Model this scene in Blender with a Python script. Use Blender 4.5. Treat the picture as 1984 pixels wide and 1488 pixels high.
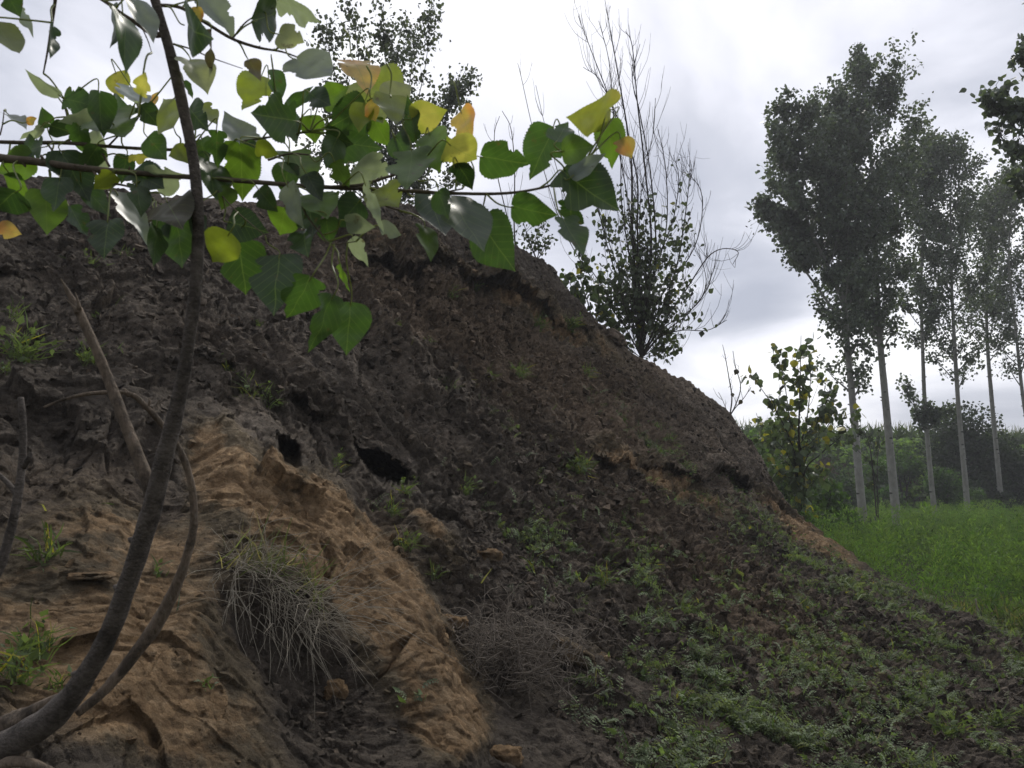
import bpy, math, random
import numpy as np
from mathutils import Vector
sc = bpy.context.scene
for o in list(bpy.data.objects): bpy.data.objects.remove(o)
R = math.radians
# ---------------------------------------------------------------- camera
PITCH = R(7.3); F = 1527.0; CZ = 1.6
cam = bpy.data.cameras.new('camera'); cam_o = bpy.data.objects.new('camera', cam)
sc.collection.objects.link(cam_o); sc.camera = cam_o
cam.sensor_width = 36; cam.lens = F/1984*36; cam.clip_end = 2000; cam.clip_start = 0.02
cam_o.location = (0, 0, CZ); cam_o.rotation_euler = (R(90)+PITCH, 0, 0)
cam.dof.use_dof = True; cam.dof.focus_distance = 7.0; cam.dof.aperture_fstop = 14.0
# ---------------------------------------------------------------- light
SUN_EL, SUN_AZ = 48, 12          # sun behind thin cloud, ahead of the camera
sc.view_settings.view_transform = 'Standard'; sc.view_settings.look = 'None'
sc.view_settings.exposure = 0.45; sc.view_settings.gamma = 1
w = bpy.data.worlds.new('World'); sc.world = w; w.use_nodes = True
nt = w.node_tree; nt.nodes.clear()
def N(nt, t, **k):
    n = nt.nodes.new(t)
    for a, b in k.items():
        if a == 'inp':
            for i, v in b.items(): n.inputs[i].default_value = v
        else: setattr(n, a, b)
    return n
def Lk(nt, a, b): nt.links.new(a, b)
def mathn(nt, op, a, b=None, c=None, clamp=False):
    n = nt.nodes.new('ShaderNodeMath'); n.operation = op; n.use_clamp = clamp
    for i, v in enumerate((a, b, c)):
        if v is None: continue
        if isinstance(v, (int, float)): n.inputs[i].default_value = v
        else: nt.links.new(v, n.inputs[i])
    return n.outputs[0]
def ramp(nt, fac, pts):
    n = nt.nodes.new('ShaderNodeValToRGB'); e = n.color_ramp.elements
    while len(e) < len(pts): e.new(0.5)
    for q, (p, c) in zip(e, pts):
        q.position = p; q.color = (*c, 1) if len(c) == 3 else c
    nt.links.new(fac, n.inputs[0]); return n.outputs[0]
sky = N(nt, 'ShaderNodeTexSky', sky_type='NISHITA', sun_disc=False, sun_elevation=R(SUN_EL), sun_rotation=R(SUN_AZ))
bg1 = N(nt, 'ShaderNodeBackground', inp={1: 0.1}); Lk(nt, sky.outputs[0], bg1.inputs[0])
tc = N(nt, 'ShaderNodeTexCoord'); sep = N(nt, 'ShaderNodeSeparateXYZ'); Lk(nt, tc.outputs['Generated'], sep.inputs[0])
zz = mathn(nt, 'ADD', mathn(nt, 'MAXIMUM', sep.outputs[2], 0.0), 0.28)
cx = mathn(nt, 'DIVIDE', sep.outputs[0], zz); cy = mathn(nt, 'DIVIDE', sep.outputs[1], zz)
cmb = N(nt, 'ShaderNodeCombineXYZ'); Lk(nt, cx, cmb.inputs[0]); Lk(nt, cy, cmb.inputs[1])
nz = N(nt, 'ShaderNodeTexNoise', inp={'Scale': 1.5, 'Detail': 8.0, 'Roughness': 0.52, 'Distortion': 0.5}); Lk(nt, cmb.outputs[0], nz.inputs['Vector'])
def blob(az_x, az_z, k, amp):       # a denser or thinner patch of cloud in one direction of the sky
    v = Vector((az_x, 1, az_z)).normalized()
    d = N(nt, 'ShaderNodeVectorMath', operation='DOT_PRODUCT'); Lk(nt, tc.outputs['Generated'], d.inputs[0]); d.inputs[1].default_value = v
    e = mathn(nt, 'POWER', 2.718, mathn(nt, 'MULTIPLY', mathn(nt, 'SUBTRACT', d.outputs['Value'], 1.0), k))
    return mathn(nt, 'MULTIPLY', e, amp)
f = mathn(nt, 'MULTIPLY_ADD', mathn(nt, 'SUBTRACT', nz.outputs[0], .5), 1.35, .5)
BLOBS = [(.32, .235, 700, -.22), (.27, .225, 900, -.12), (.10, .42, 60, -.13), (.22, .33, 130, -.13), (-.10, .62, 30, .04), (.05, .53, 260, .12),
         (.28, .15, 300, .12), (-.35, .50, 50, .12), (.45, .60, 30, .14), (.30, .08, 60, .08), (.02, .36, 200, -.05), (.5, .1, 60, .0)]
for b in BLOBS: f = mathn(nt, 'ADD', f, blob(*b))
ccol = ramp(nt, f, [(.20, (.42, .445, .53)), (.38, (.57, .59, .67)), (.50, (.78, .79, .87)), (.62, (.94, .945, 1.0)), (.76, (1.15, 1.15, 1.17))])
sd = Vector((math.sin(R(SUN_AZ)), math.cos(R(SUN_AZ)), .75)).normalized()
dd = N(nt, 'ShaderNodeVectorMath', operation='DOT_PRODUCT'); Lk(nt, tc.outputs['Generated'], dd.inputs[0]); dd.inputs[1].default_value = sd
glow = mathn(nt, 'MULTIPLY_ADD', mathn(nt, 'SMOOTH_MIN', mathn(nt, 'MULTIPLY_ADD', dd.outputs['Value'], 0.9, .42), 1.05, .2), .70, .37, clamp=False)
low = mathn(nt, 'MULTIPLY_ADD', mathn(nt, 'MULTIPLY', sep.outputs[2], 8, clamp=True), .85, .15)
bg2 = N(nt, 'ShaderNodeBackground'); Lk(nt, ccol, bg2.inputs[0]); Lk(nt, mathn(nt, 'MULTIPLY', glow, .80), bg2.inputs[1])
mx = N(nt, 'ShaderNodeMixShader', inp={0: .94}); Lk(nt, bg1.outputs[0], mx.inputs[1]); Lk(nt, bg2.outputs[0], mx.inputs[2])
wo = N(nt, 'ShaderNodeOutputWorld'); Lk(nt, mx.outputs[0], wo.inputs[0])
sun = bpy.data.lights.new('sun', 'SUN'); sun.energy = 1.5; sun.angle = R(11); sun.color = (1, .95, .87)
so = bpy.data.objects.new('sun', sun); sc.collection.objects.link(so)
so.rotation_euler = Vector((-math.sin(R(SUN_AZ))*math.cos(R(SUN_EL)), -math.cos(R(SUN_AZ))*math.cos(R(SUN_EL)), -math.sin(R(SUN_EL)))).to_track_quat('-Z', 'Y').to_euler()
# ---------------------------------------------------------------- helpers
rng = np.random.default_rng(7); random.seed(7)
cP, sP = math.cos(PITCH), math.sin(PITCH)
def at(px, py, d):
    """point of the place seen at a photo pixel, d metres ahead of the camera"""
    px = np.asarray(px, float); py = np.asarray(py, float); d = np.asarray(d, float)
    u = (px-992)/F; v = (744-py)/F; y = cP-sP*v; z = sP+cP*v
    return np.stack(np.broadcast_arrays(d*u/y, d, CZ+d*z/y), -1)
def mk(name, V, Fc, mat, parent=None, attrs=None, smooth=False, base=None):
    V = np.asarray(V, np.float32).reshape(-1, 3); Fc = np.asarray(Fc, np.int32)
    if parent is not None: base = np.array(parent.location)
    if base is None: base = np.array([V[:, 0].mean(), V[:, 1].mean(), V[:, 2].min()])
    me = bpy.data.meshes.new(name); n, k = Fc.shape
    me.vertices.add(len(V)); me.vertices.foreach_set('co', (V-base).astype(np.float32).ravel())
    me.loops.add(n*k); me.loops.foreach_set('vertex_index', Fc.ravel())
    me.polygons.add(n); me.polygons.foreach_set('loop_start', np.arange(0, n*k, k, dtype=np.int32))
    me.update(calc_edges=True)
    for a, arr in (attrs or {}).items():
        arr = np.asarray(arr, np.float32)
        if arr.ndim == 1: me.attributes.new(a, 'FLOAT', 'POINT').data.foreach_set('value', arr)
        else: me.attributes.new(a, 'FLOAT_VECTOR', 'POINT').data.foreach_set('vector', arr.ravel())
    me.polygons.foreach_set('use_smooth', np.full(n, smooth)); me.materials.append(mat)
    o = bpy.data.objects.new(name, me); sc.collection.objects.link(o)
    if parent is not None: o.parent = parent
    else: o.location = base
    return o
def tag(o, label=None, cat=None, group=None, kind=None):
    if label: o['label'] = label
    if cat: o['category'] = cat
    if group: o['group'] = group
    if kind: o['kind'] = kind
    return o
def thing(name, loc, label, cat, group=None):
    o = bpy.data.objects.new(name, None); sc.collection.objects.link(o); o.location = [float(c) for c in loc]
    o.empty_display_size = .1
    return tag(o, label, cat, group)
def h3(i, j, k, s):
    h = (i*374761393 + j*668265263 + k*2147483647 + s*1274126177) & 0xffffffff
    h = ((h ^ (h >> 13))*1274126177) & 0xffffffff; h = ((h ^ (h >> 15))*2246822519) & 0xffffffff
    return ((h ^ (h >> 16)) & 0xffffff)/float(0xffffff)
def noise(p, s=0):
    p = np.asarray(p, float); i = np.floor(p).astype(np.int64); f = p-i; f = f*f*f*(f*(f*6-15)+10); r = 0
    for a in (0, 1):
        wa = f[..., 0] if a else 1-f[..., 0]
        for b in (0, 1):
            wb = f[..., 1] if b else 1-f[..., 1]
            for c in (0, 1):
                wc = f[..., 2] if c else 1-f[..., 2]
                r = r+wa*wb*wc*h3(i[..., 0]+a, i[..., 1]+b, i[..., 2]+c, s)
    return r*2-1
def fbm(p, octs=4, s=0, gain=.5):
    r = 0; a = 1; t = 0
    for o in range(octs): r = r+a*noise(p*(2.03**o)+o*17.3, s+o); t += a; a *= gain
    return r/t
def worley(p, s=0):
    i = np.floor(p).astype(np.int64); f = p-i; d1 = np.full(p.shape[:-1], 9.); d2 = d1.copy(); idv = d1.copy()
    for a in (-1, 0, 1):
        for b in (-1, 0, 1):
            for c in (-1, 0, 1):
                I, J, K = i[..., 0]+a, i[..., 1]+b, i[..., 2]+c
                q = (a+h3(I, J, K, s)-f[..., 0])**2+(b+h3(I, J, K, s+1)-f[..., 1])**2+(c+h3(I, J, K, s+2)-f[..., 2])**2
                m = q < d1; d2 = np.where(m, d1, np.minimum(d2, q)); idv = np.where(m, h3(I, J, K, s+3), idv); d1 = np.where(m, q, d1)
    return np.sqrt(d1), np.sqrt(d2), idv
def facets(p, s=0):
    i = np.floor(p).astype(np.int64); f = p-i; d1 = np.full(p.shape[:-1], 9.); d2 = d1.copy(); val = d1*0
    for a in (-1, 0, 1):
        for b in (-1, 0, 1):
            for c in (-1, 0, 1):
                I, J, K = i[..., 0]+a, i[..., 1]+b, i[..., 2]+c
                x = f[..., 0]-a-h3(I, J, K, s); y = f[..., 1]-b-h3(I, J, K, s+1); z = f[..., 2]-c-h3(I, J, K, s+2); q = x*x+y*y+z*z
                v = (h3(I, J, K, s+3)-.5)*.8+x*(h3(I, J, K, s+4)-.5)*1.7+y*(h3(I, J, K, s+5)-.5)*1.7
                m = q < d1; d2 = np.where(m, d1, np.minimum(d2, q)); val = np.where(m, v, val); d1 = np.where(m, q, d1)
    return val, np.sqrt(d2)-np.sqrt(d1)
def sstep(x, a, b):
    t = np.clip((x-a)/(b-a), 0, 1); return t*t*(3-2*t)
# ---------------------------------------------------------------- materials
def new_mat(name):
    m = bpy.data.materials.new(name); m.use_nodes = True; nt = m.node_tree; nt.nodes.clear()
    out = N(nt, 'ShaderNodeOutputMaterial'); return m, nt, out
def leaf_mat(name, trans=.45, rough=.42, veins=False, spec=.4):
    m, nt, out = new_mat(name)
    at_ = N(nt, 'ShaderNodeAttribute', attribute_name='col'); geo = N(nt, 'ShaderNodeNewGeometry')
    col = at_.outputs['Color']
    nzz = N(nt, 'ShaderNodeTexNoise', inp={'Scale': 60.0 if veins else 4.0, 'Detail': 3.0}); tcc = N(nt, 'ShaderNodeTexCoord'); Lk(nt, tcc.outputs['Object'], nzz.inputs['Vector'])
    v = mathn(nt, 'MULTIPLY_ADD', nzz.outputs[0], .7, .65)
    mm = N(nt, 'ShaderNodeVectorMath', operation='SCALE'); Lk(nt, col, mm.inputs[0]); Lk(nt, v, mm.inputs['Scale']); col = mm.outputs[0]
    if veins:
        uv = N(nt, 'ShaderNodeAttribute', attribute_name='luv'); s = N(nt, 'ShaderNodeSeparateXYZ'); Lk(nt, uv.outputs['Vector'], s.inputs[0])
        av = mathn(nt, 'ABSOLUTE', s.outputs[1])
        mid = mathn(nt, 'LESS_THAN', av, .009)
        fr = mathn(nt, 'FRACT', mathn(nt, 'MULTIPLY', mathn(nt, 'SUBTRACT', s.outputs[0], mathn(nt, 'MULTIPLY', av, .85)), 6.5))
        sec = mathn(nt, 'MULTIPLY', mathn(nt, 'LESS_THAN', mathn(nt, 'ABSOLUTE', mathn(nt, 'SUBTRACT', fr, .5)), .045), .55)
        vv = mathn(nt, 'MAXIMUM', mid, sec)
        mxc = N(nt, 'ShaderNodeMix', data_type='RGBA'); Lk(nt, mathn(nt, 'MULTIPLY', vv, .33), mxc.inputs[0]); Lk(nt, col, mxc.inputs[6]); mxc.inputs[7].default_value = (.22, .30, .10, 1); col = mxc.outputs[2]
    if veins:      # brown blotches and insect spots
        sp = N(nt, 'ShaderNodeTexNoise', inp={'Scale': 45.0, 'Detail': 5.0, 'Roughness': .7}); Lk(nt, tcc.outputs['Object'], sp.inputs['Vector'])
        mq = N(nt, 'ShaderNodeMix', data_type='RGBA'); Lk(nt, ramp(nt, sp.outputs[0], [(.63, (0, 0, 0)), (.70, (.8, .8, .8))]), mq.inputs[0]); Lk(nt, col, mq.inputs[6]); mq.inputs[7].default_value = (.10, .065, .03, 1); col = mq.outputs[2]
    # underside of a leaf is paler and greyer
    mb = N(nt, 'ShaderNodeMix', data_type='RGBA'); Lk(nt, mathn(nt, 'MULTIPLY', geo.outputs['Backfacing'], .28), mb.inputs[0]); Lk(nt, col, mb.inputs[6]); mb.inputs[7].default_value = (.16, .19, .14, 1)
    p = N(nt, 'ShaderNodeBsdfPrincipled', inp={'Roughness': rough, 'Specular IOR Level': spec}); Lk(nt, mb.outputs[2], p.inputs['Base Color'])
    tr = N(nt, 'ShaderNodeBsdfTranslucent'); ty = N(nt, 'ShaderNodeVectorMath', operation='MULTIPLY'); Lk(nt, col, ty.inputs[0]); ty.inputs[1].default_value = (1.55, 1.6, .72); Lk(nt, ty.outputs[0], tr.inputs[0])
    ms = N(nt, 'ShaderNodeMixShader', inp={0: trans}); Lk(nt, p.outputs[0], ms.inputs[1]); Lk(nt, tr.outputs[0], ms.inputs[2])
    Lk(nt, ms.outputs[0], out.inputs[0]); return m
def bark_mat(name, c1, c2, scale=30, bump=.4, stretch=.35, marks=False, lent=False):
    m, nt, out = new_mat(name); tcc = N(nt, 'ShaderNodeTexCoord'); mp = N(nt, 'ShaderNodeMapping'); mp.inputs['Scale'].default_value = (1, 1, stretch)
    Lk(nt, tcc.outputs['Object'], mp.inputs[0])
    n1 = N(nt, 'ShaderNodeTexNoise', inp={'Scale': scale, 'Detail': 6.0, 'Roughness': .65}); Lk(nt, mp.outputs[0], n1.inputs['Vector'])
    n2 = N(nt, 'ShaderNodeTexNoise', inp={'Scale': scale*.18, 'Detail': 3.0}); Lk(nt, tcc.outputs['Object'], n2.inputs['Vector'])
    f = mathn(nt, 'MULTIPLY_ADD', n2.outputs[0], .5, mathn(nt, 'MULTIPLY', n1.outputs[0], .6))
    col = ramp(nt, f, [(.35, c1), (.72, c2)])
    if lent:       # lenticels and lichen flecks
        vo = N(nt, 'ShaderNodeTexVoronoi', inp={'Scale': 95.}); Lk(nt, mp.outputs[0], vo.inputs['Vector'])
        nk = N(nt, 'ShaderNodeTexNoise', inp={'Scale': 16., 'Detail': 6., 'Roughness': .7}); Lk(nt, tcc.outputs['Object'], nk.inputs['Vector'])
        mc = N(nt, 'ShaderNodeMix', data_type='RGBA'); Lk(nt, mathn(nt, 'MULTIPLY', mathn(nt, 'LESS_THAN', vo.outputs['Distance'], .22), .6), mc.inputs[0]); Lk(nt, col, mc.inputs[6]); mc.inputs[7].default_value = (.24, .21, .17, 1)
        md = N(nt, 'ShaderNodeMix', data_type='RGBA'); Lk(nt, ramp(nt, nk.outputs[0], [(.5, (0, 0, 0)), (.62, (.7, .7, .7))]), md.inputs[0]); Lk(nt, mc.outputs[2], md.inputs[6]); md.inputs[7].default_value = (.035, .03, .026, 1); col = md.outputs[2]
    if marks:      # dark lens-shaped scars of a poplar trunk
        mp2 = N(nt, 'ShaderNodeMapping'); mp2.inputs['Scale'].default_value = (1, 1, 2.6); Lk(nt, tcc.outputs['Object'], mp2.inputs[0])
        vo = N(nt, 'ShaderNodeTexVoronoi', inp={'Scale': 2.1}); Lk(nt, mp2.outputs[0], vo.inputs['Vector'])
        k = ramp(nt, vo.outputs['Distance'], [(.12, (1, 1, 1)), (.2, (0, 0, 0))])
        mc = N(nt, 'ShaderNodeMix', data_type='RGBA'); Lk(nt, k, mc.inputs[0]); Lk(nt, col, mc.inputs[6]); mc.inputs[7].default_value = (.05, .05, .045, 1); col = mc.outputs[2]
    p = N(nt, 'ShaderNodeBsdfPrincipled', inp={'Roughness': .9, 'Specular IOR Level': .2}); Lk(nt, col, p.inputs['Base Color'])
    b = N(nt, 'ShaderNodeBump', inp={'Strength': bump, 'Distance': .01}); Lk(nt, n1.outputs[0], b.inputs['Height']); Lk(nt, b.outputs[0], p.inputs['Normal'])
    Lk(nt, p.outputs[0], out.inputs[0]); return m
M = {}
M['leaf_near'] = leaf_mat('near_leaf', trans=.42, rough=.38, veins=True, spec=.5)
M['leaf'] = leaf_mat('far_leaf', trans=.3, rough=.45)
M['herb'] = leaf_mat('herb_leaf', trans=.4, rough=.6, spec=.2)
M['bark'] = bark_mat('shrub_bark', (.065, .058, .052), (.23, .20, .175), 130, .9, 1.6, lent=True)
M['twig'] = bark_mat('twig_bark', (.07, .056, .042), (.17, .14, .10), 120, .2)
M['deadwood'] = bark_mat('dead_wood', (.10, .08, .06), (.28, .22, .165), 140, .9, .3, lent=True)
M['poplar_bark'] = bark_mat('poplar_bark', (.17, .17, .15), (.33, .33, .30), 9, .5, .6, marks=True)
M['dark_bark'] = bark_mat('dark_bark', (.03, .028, .026), (.08, .07, .062), 30, .4)
M['dry'] = bark_mat('dry_stalk', (.17, .15, .115), (.42, .38, .30), 60, .1)
M['brush'] = bark_mat('brush_stalk', (.10, .085, .07), (.26, .225, .185), 60, .1)
def soil_mat(name, far=False):
    m, nt, out = new_mat(name); tcc = N(nt, 'ShaderNodeTexCoord'); O = tcc.outputs['Object']
    def nse(sc_, det=5., ro=.6): 
        n = N(nt, 'ShaderNodeTexNoise', inp={'Scale': sc_, 'Detail': det, 'Roughness': ro}); Lk(nt, O, n.inputs['Vector']); return n.outputs[0]
    a, b_, c = nse(1.6), nse(14., 7., .75), nse(120., 5., .8)
    dark = ramp(nt, b_, [(.3, (.058, .047, .037)), (.55, (.102, .085, .067)), (.75, (.17, .145, .118))])
    red = ramp(nt, b_, [(.3, (.078, .056, .038)), (.55, (.135, .100, .068)), (.75, (.20, .158, .115))])
    tanA = ramp(nt, b_, [(.30, (.125, .078, .040)), (.5, (.25, .166, .090)), (.70, (.37, .27, .165))])
    tanB = ramp(nt, b_, [(.28, (.058, .047, .031)), (.5, (.115, .090, .057)), (.74, (.19, .155, .108))])
    pat = N(nt, 'ShaderNodeTexNoise', inp={'Scale': 3.2, 'Detail': 7., 'Roughness': .7}); Lk(nt, O, pat.inputs['Vector'])
    def att(n): return N(nt, 'ShaderNodeAttribute', attribute_name=n).outputs['Fac']
    def mixc(f, x, y):
        q = N(nt, 'ShaderNodeMix', data_type='RGBA'); Lk(nt, f, q.inputs[0]); Lk(nt, x, q.inputs[6]); Lk(nt, y, q.inputs[7]); return q.outputs[2]
    tan = mixc(ramp(nt, mathn(nt, 'SUBTRACT', pat.outputs[0], mathn(nt, 'MULTIPLY', mathn(nt, 'SUBTRACT', att('tan'), .9), .35)), [(.40, (0, 0, 0)), (.54, (1, 1, 1))]), tanA, tanB)
    dn = mathn(nt, 'MULTIPLY_ADD', mathn(nt, 'SUBTRACT', a, .5), 1.3, mathn(nt, 'MULTIPLY', mathn(nt, 'SUBTRACT', b_, .5), 1.0))
    fr = mathn(nt, 'SMOOTH_MAX', mathn(nt, 'MULTIPLY', mathn(nt, 'ADD', att('red'), mathn(nt, 'MULTIPLY', dn, .8)), 1.2), 0, .1, clamp=True)
    ft = mathn(nt, 'MULTIPLY', mathn(nt, 'SUBTRACT', mathn(nt, 'ADD', att('tan'), mathn(nt, 'MULTIPLY', dn, 1.05)), .40), 2.6, clamp=True)
    col = mixc(ft, mixc(fr, dark, red), tan)
    # pale chips and dark crumbs in the soil
    vo = N(nt, 'ShaderNodeTexVoronoi', inp={'Scale': 30.}); Lk(nt, O, vo.inputs['Vector'])
    g = mathn(nt, 'MULTIPLY_ADD', vo.outputs['Color'], .8, .6)
    g = mathn(nt, 'MULTIPLY', g, mathn(nt, 'MULTIPLY_ADD', c, 1.3, .35))
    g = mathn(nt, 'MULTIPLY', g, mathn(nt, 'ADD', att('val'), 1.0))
    s = N(nt, 'ShaderNodeVectorMath', operation='SCALE'); Lk(nt, col, s.inputs[0]); Lk(nt, g, s.inputs['Scale'])
    p = N(nt, 'ShaderNodeBsdfPrincipled', inp={'Roughness': .95, 'Specular IOR Level': .15}); Lk(nt, s.outputs[0], p.inputs['Base Color'])
    hgt = mathn(nt, 'ADD', mathn(nt, 'MULTIPLY', b_, 1.0), mathn(nt, 'MULTIPLY_ADD', c, .35, mathn(nt, 'MULTIPLY', vo.outputs['Distance'], -.35)))
    b = N(nt, 'ShaderNodeBump', inp={'Strength': 1.0, 'Distance': .05}); Lk(nt, hgt, b.inputs['Height']); Lk(nt, b.outputs[0], p.inputs['Normal'])
    Lk(nt, p.outputs[0], out.inputs[0]); return m
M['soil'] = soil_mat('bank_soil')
def ground_mat():
    m, nt, out = new_mat('field_ground'); tcc = N(nt, 'ShaderNodeTexCoord')
    n = N(nt, 'ShaderNodeTexNoise', inp={'Scale': 3., 'Detail': 8., 'Roughness': .7}); Lk(nt, tcc.outputs['Object'], n.inputs['Vector'])
    col = ramp(nt, n.outputs[0], [(.35, (.03, .04, .015)), (.52, (.06, .055, .035)), (.7, (.12, .10, .07))])
    p = N(nt, 'ShaderNodeBsdfPrincipled', inp={'Roughness': .95, 'Specular IOR Level': .1}); Lk(nt, col, p.inputs['Base Color'])
    b = N(nt, 'ShaderNodeBump', inp={'Strength': .8, 'Distance': .05}); Lk(nt, n.outputs[0], b.inputs['Height']); Lk(nt, b.outputs[0], p.inputs['Normal'])
    Lk(nt, p.outputs[0], out.inputs[0]); return m
M['ground'] = ground_mat()
# ---------------------------------------------------------------- ground sheet
gx = np.linspace(-1, 1, 61); gx = np.sign(gx)*np.abs(gx)**2.2*170
X, Y = np.meshgrid(gx, gx+20); Z = fbm(np.stack([X*.3, Y*.3, X*0], -1), 2, 3)*.05-.03
V = np.stack([X, Y, Z], -1).reshape(-1, 3); ii = np.arange(60*61).reshape(60, 61)[:, :-1].ravel()
tag(mk('ground', V, np.stack([ii, ii+1, ii+62, ii+61], 1), M['ground'], smooth=True, base=np.zeros(3)), kind='structure')
# ---------------------------------------------------------------- the earth bank
CRX = [-260, 0, 120, 250, 380, 500, 620, 700, 790, 880, 960, 1010, 1060, 1110, 1160, 1230, 1330, 1410, 1460, 1500, 1530, 1570, 1670, 1760, 1850, 1984, 2150, 2300]
CRY = [322, 336, 352, 376, 388, 392, 388, 392, 402, 436, 468, 484, 512, 570, 628, 692, 742, 798, 868, 940, 985, 1018, 1100, 1146, 1182, 1240, 1310, 1375]
CRD = [5.2, 6.0, 6.2, 6.6, 7.0, 7.4, 7.8, 8.2, 8.6, 9.1, 9.5, 9.8, 10.2, 10.6, 11., 11.3, 11.8, 12.2, 12.1, 11.8, 11.5, 11., 9.9, 9.3, 8.8, 7.9, 6.6, 5.6]
CT = [(-260, 1750, 1.3), (500, 1750, 1.75), (992, 1750, 2.2), (1500, 1750, 2.7), (2300, 1750, 3.0), (0, 1488, 1.75), (250, 1488, 2.0), (500, 1488, 2.4), (1000, 1488, 3.1), (1500, 1488, 3.8), (1984, 1488, 4.3),
      (-200, 1150, 2.2), (0, 1150, 2.5), (250, 1200, 2.6), (500, 1120, 3.1), (1000, 1200, 4.2), (1250, 1300, 4.5), (1500, 1250, 5.7), (1750, 1300, 6.0), (0, 900, 3.2), (350, 850, 3.9), (730, 900, 5.2), (1000, 950, 6.3), (1300, 950, 8.2),
      (1450, 1030, 8.9), (0, 600, 4.4), (200, 650, 4.5), (400, 600, 5.4), (800, 650, 7.0), (1100, 750, 9.1), (1300, 850, 10.2), (760, 530, 8.05), (900, 565, 8.8), (1050, 625, 9.9), (500, 480, 6.9), (1400, 900, 10.9), (200, 450, 5.7)]
cp = np.array([(a, b, d) for a, b, d in zip(CRX, CRY, CRD)]+CT, float)
def tps(P, vals, Q):
    def U(r2): return np.where(r2 > 1e-9, r2*np.log(np.maximum(r2, 1e-9)), 0)
    n = len(P); A = np.zeros((n+3, n+3)); A[:n, :n] = U(((P[:, None]-P[None])**2).sum(-1))+np.eye(n)*.02; A[:n, n] = 1; A[:n, n+1:] = P; A[n:, :n] = A[:n, n:].T
    c = np.linalg.solve(A, np.r_[vals, 0, 0, 0]); r = np.full(len(Q), c[n])+Q@c[n+1:]
    for k in range(n): r = r+c[k]*U(((Q-P[k])**2).sum(-1))
    return r
NC, NR = 1150, 900
COLS = np.linspace(-260, 2300, NC); T = np.linspace(0, 1, NR)**1.0
crest = np.interp(COLS, CRX, CRY); crest = np.convolve(np.pad(crest, 6, 'edge'), np.ones(13)/13, 'valid')
PX = np.broadcast_to(COLS[None], (NR, NC)); PY = 1750+(crest[None]-1750)*T[:, None]
q = np.stack([PX.ravel(), PY.ravel()], 1)/1000
W = tps(cp[:, :2]/1000, 1/cp[:, 2], q).reshape(NR, NC)
W = np.clip(W, 1/14., 1/1.1)
def pdist(poly):
    """signed distance to a polyline in the bank's layout (+ = upper right side)"""
    best = np.full(PX.shape, 1e9); sg = np.zeros(PX.shape); par = np.zeros(PX.shape); n = len(poly)-1
    for k in range(n):
        a = np.array(poly[k], float); b = np.array(poly[k+1], float); e = b-a; L2 = e@e
        t = np.clip(((PX-a[0])*e[0]+(PY-a[1])*e[1])/L2, 0, 1); dx = PX-a[0]-t*e[0]; dy = PY-a[1]-t*e[1]; d = np.hypot(dx, dy)
        s = np.sign(e[0]*dy-e[1]*dx); m = d < best; best = np.where(m, d, best); sg = np.where(m, -s, sg); par = np.where(m, (k+t)/n, par)
    return best*sg, par
dep = 1/W
wob = fbm(np.stack([PX/70, PY/70, PX*0], -1), 3, 5)*22
jag = fbm(np.stack([PX/16, PY/16, PX*0], -1), 3, 6)*14
push = np.zeros(PX.shape)    # metres toward the viewer
def rib(poly, wl, wr, amp, ends=.12):
    d, t = pdist(poly); d = d+wob*.8; e = np.minimum(sstep(t, 0, ends), 1-sstep(t, 1-ends, 1))
    return amp*e*np.where(d < 0, np.exp(-(d/wl)**2), np.exp(-(d/wr)**2))
def ledge(poly, amp, up=80, down=70):      # overhanging lip: out above the line, undercut below it
    d, t = pdist(poly); d = d+wob*1.3+jag; e = np.minimum(sstep(t, 0, .08), 1-sstep(t, .92, 1))
    am = np.clip(.55+1.5*fbm(np.stack([PX/95+len(poly)*7, PY/95, PX*0], -1), 3, 15), .0, 1.25)
    return amp*am*e*np.where(d > 0, np.exp(-d/up), -.75*np.exp(-(d/down)**2)*sstep(-d, -2, 22)+(1-sstep(-d, 0, 22)))
push += rib([(370, 830), (520, 860), (640, 960), (690, 1060), (800, 1190), (860, 1300), (900, 1420), (950, 1560)], 170, 30, .44)
push += rib([(560, 820), (720, 1010), (760, 1110), (880, 1200), (930, 1330), (980, 1460)], 38, 60, -.26)
push += rib([(735, 935), (800, 985), (870, 1050), (930, 1110)], 45, 22, .15)
push += rib([(240, 880), (280, 980), (300, 1080)], 60, 45, -.14)
push += rib([(-40, 900), (60, 980), (180, 1120), (230, 1300), (260, 1500)], 120, 60, .2)
push += rib([(320, 1180), (400, 1300), (500, 1420), (560, 1560)], 110, 45, .26)
push += rib([(820, 950), (930, 1030), (1040, 1090), (1200, 1220), (1330, 1380)], 30, 60, -.12)
push += rib([(1080, 1230), (1160, 1310), (1300, 1420)], 50, 40, .14)
push += rib([(1210, 700), (1300, 800), (1420, 880), (1480, 940)], 60, 40, .10)
push += rib([(600, 640), (760, 740), (960, 880), (1090, 980)], 90, 50, .10)
push += ledge([(-200, 560), (60, 520), (180, 590), (280, 640), (400, 690), (470, 740), (620, 790), (760, 830), (880, 870)], .13)
push += ledge([(-200, 800), (60, 810), (200, 830), (260, 880)], .10)
push += ledge([(430, 815), (450, 818), (520, 850), (560, 865), (640, 860), (690, 850), (800, 890), (900, 925), (1020, 905), (1130, 900)], .11, 90, 60)
push += ledge([(1050, 840), (1180, 890), (1300, 905), (1380, 915), (1440, 925), (1500, 950), (1560, 1010)], .20, 60, 50)
push += ledge([(690, 470), (800, 500), (900, 530), (1000, 560), (1080, 610), (1170, 665)], .24, 60, 45)
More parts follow.
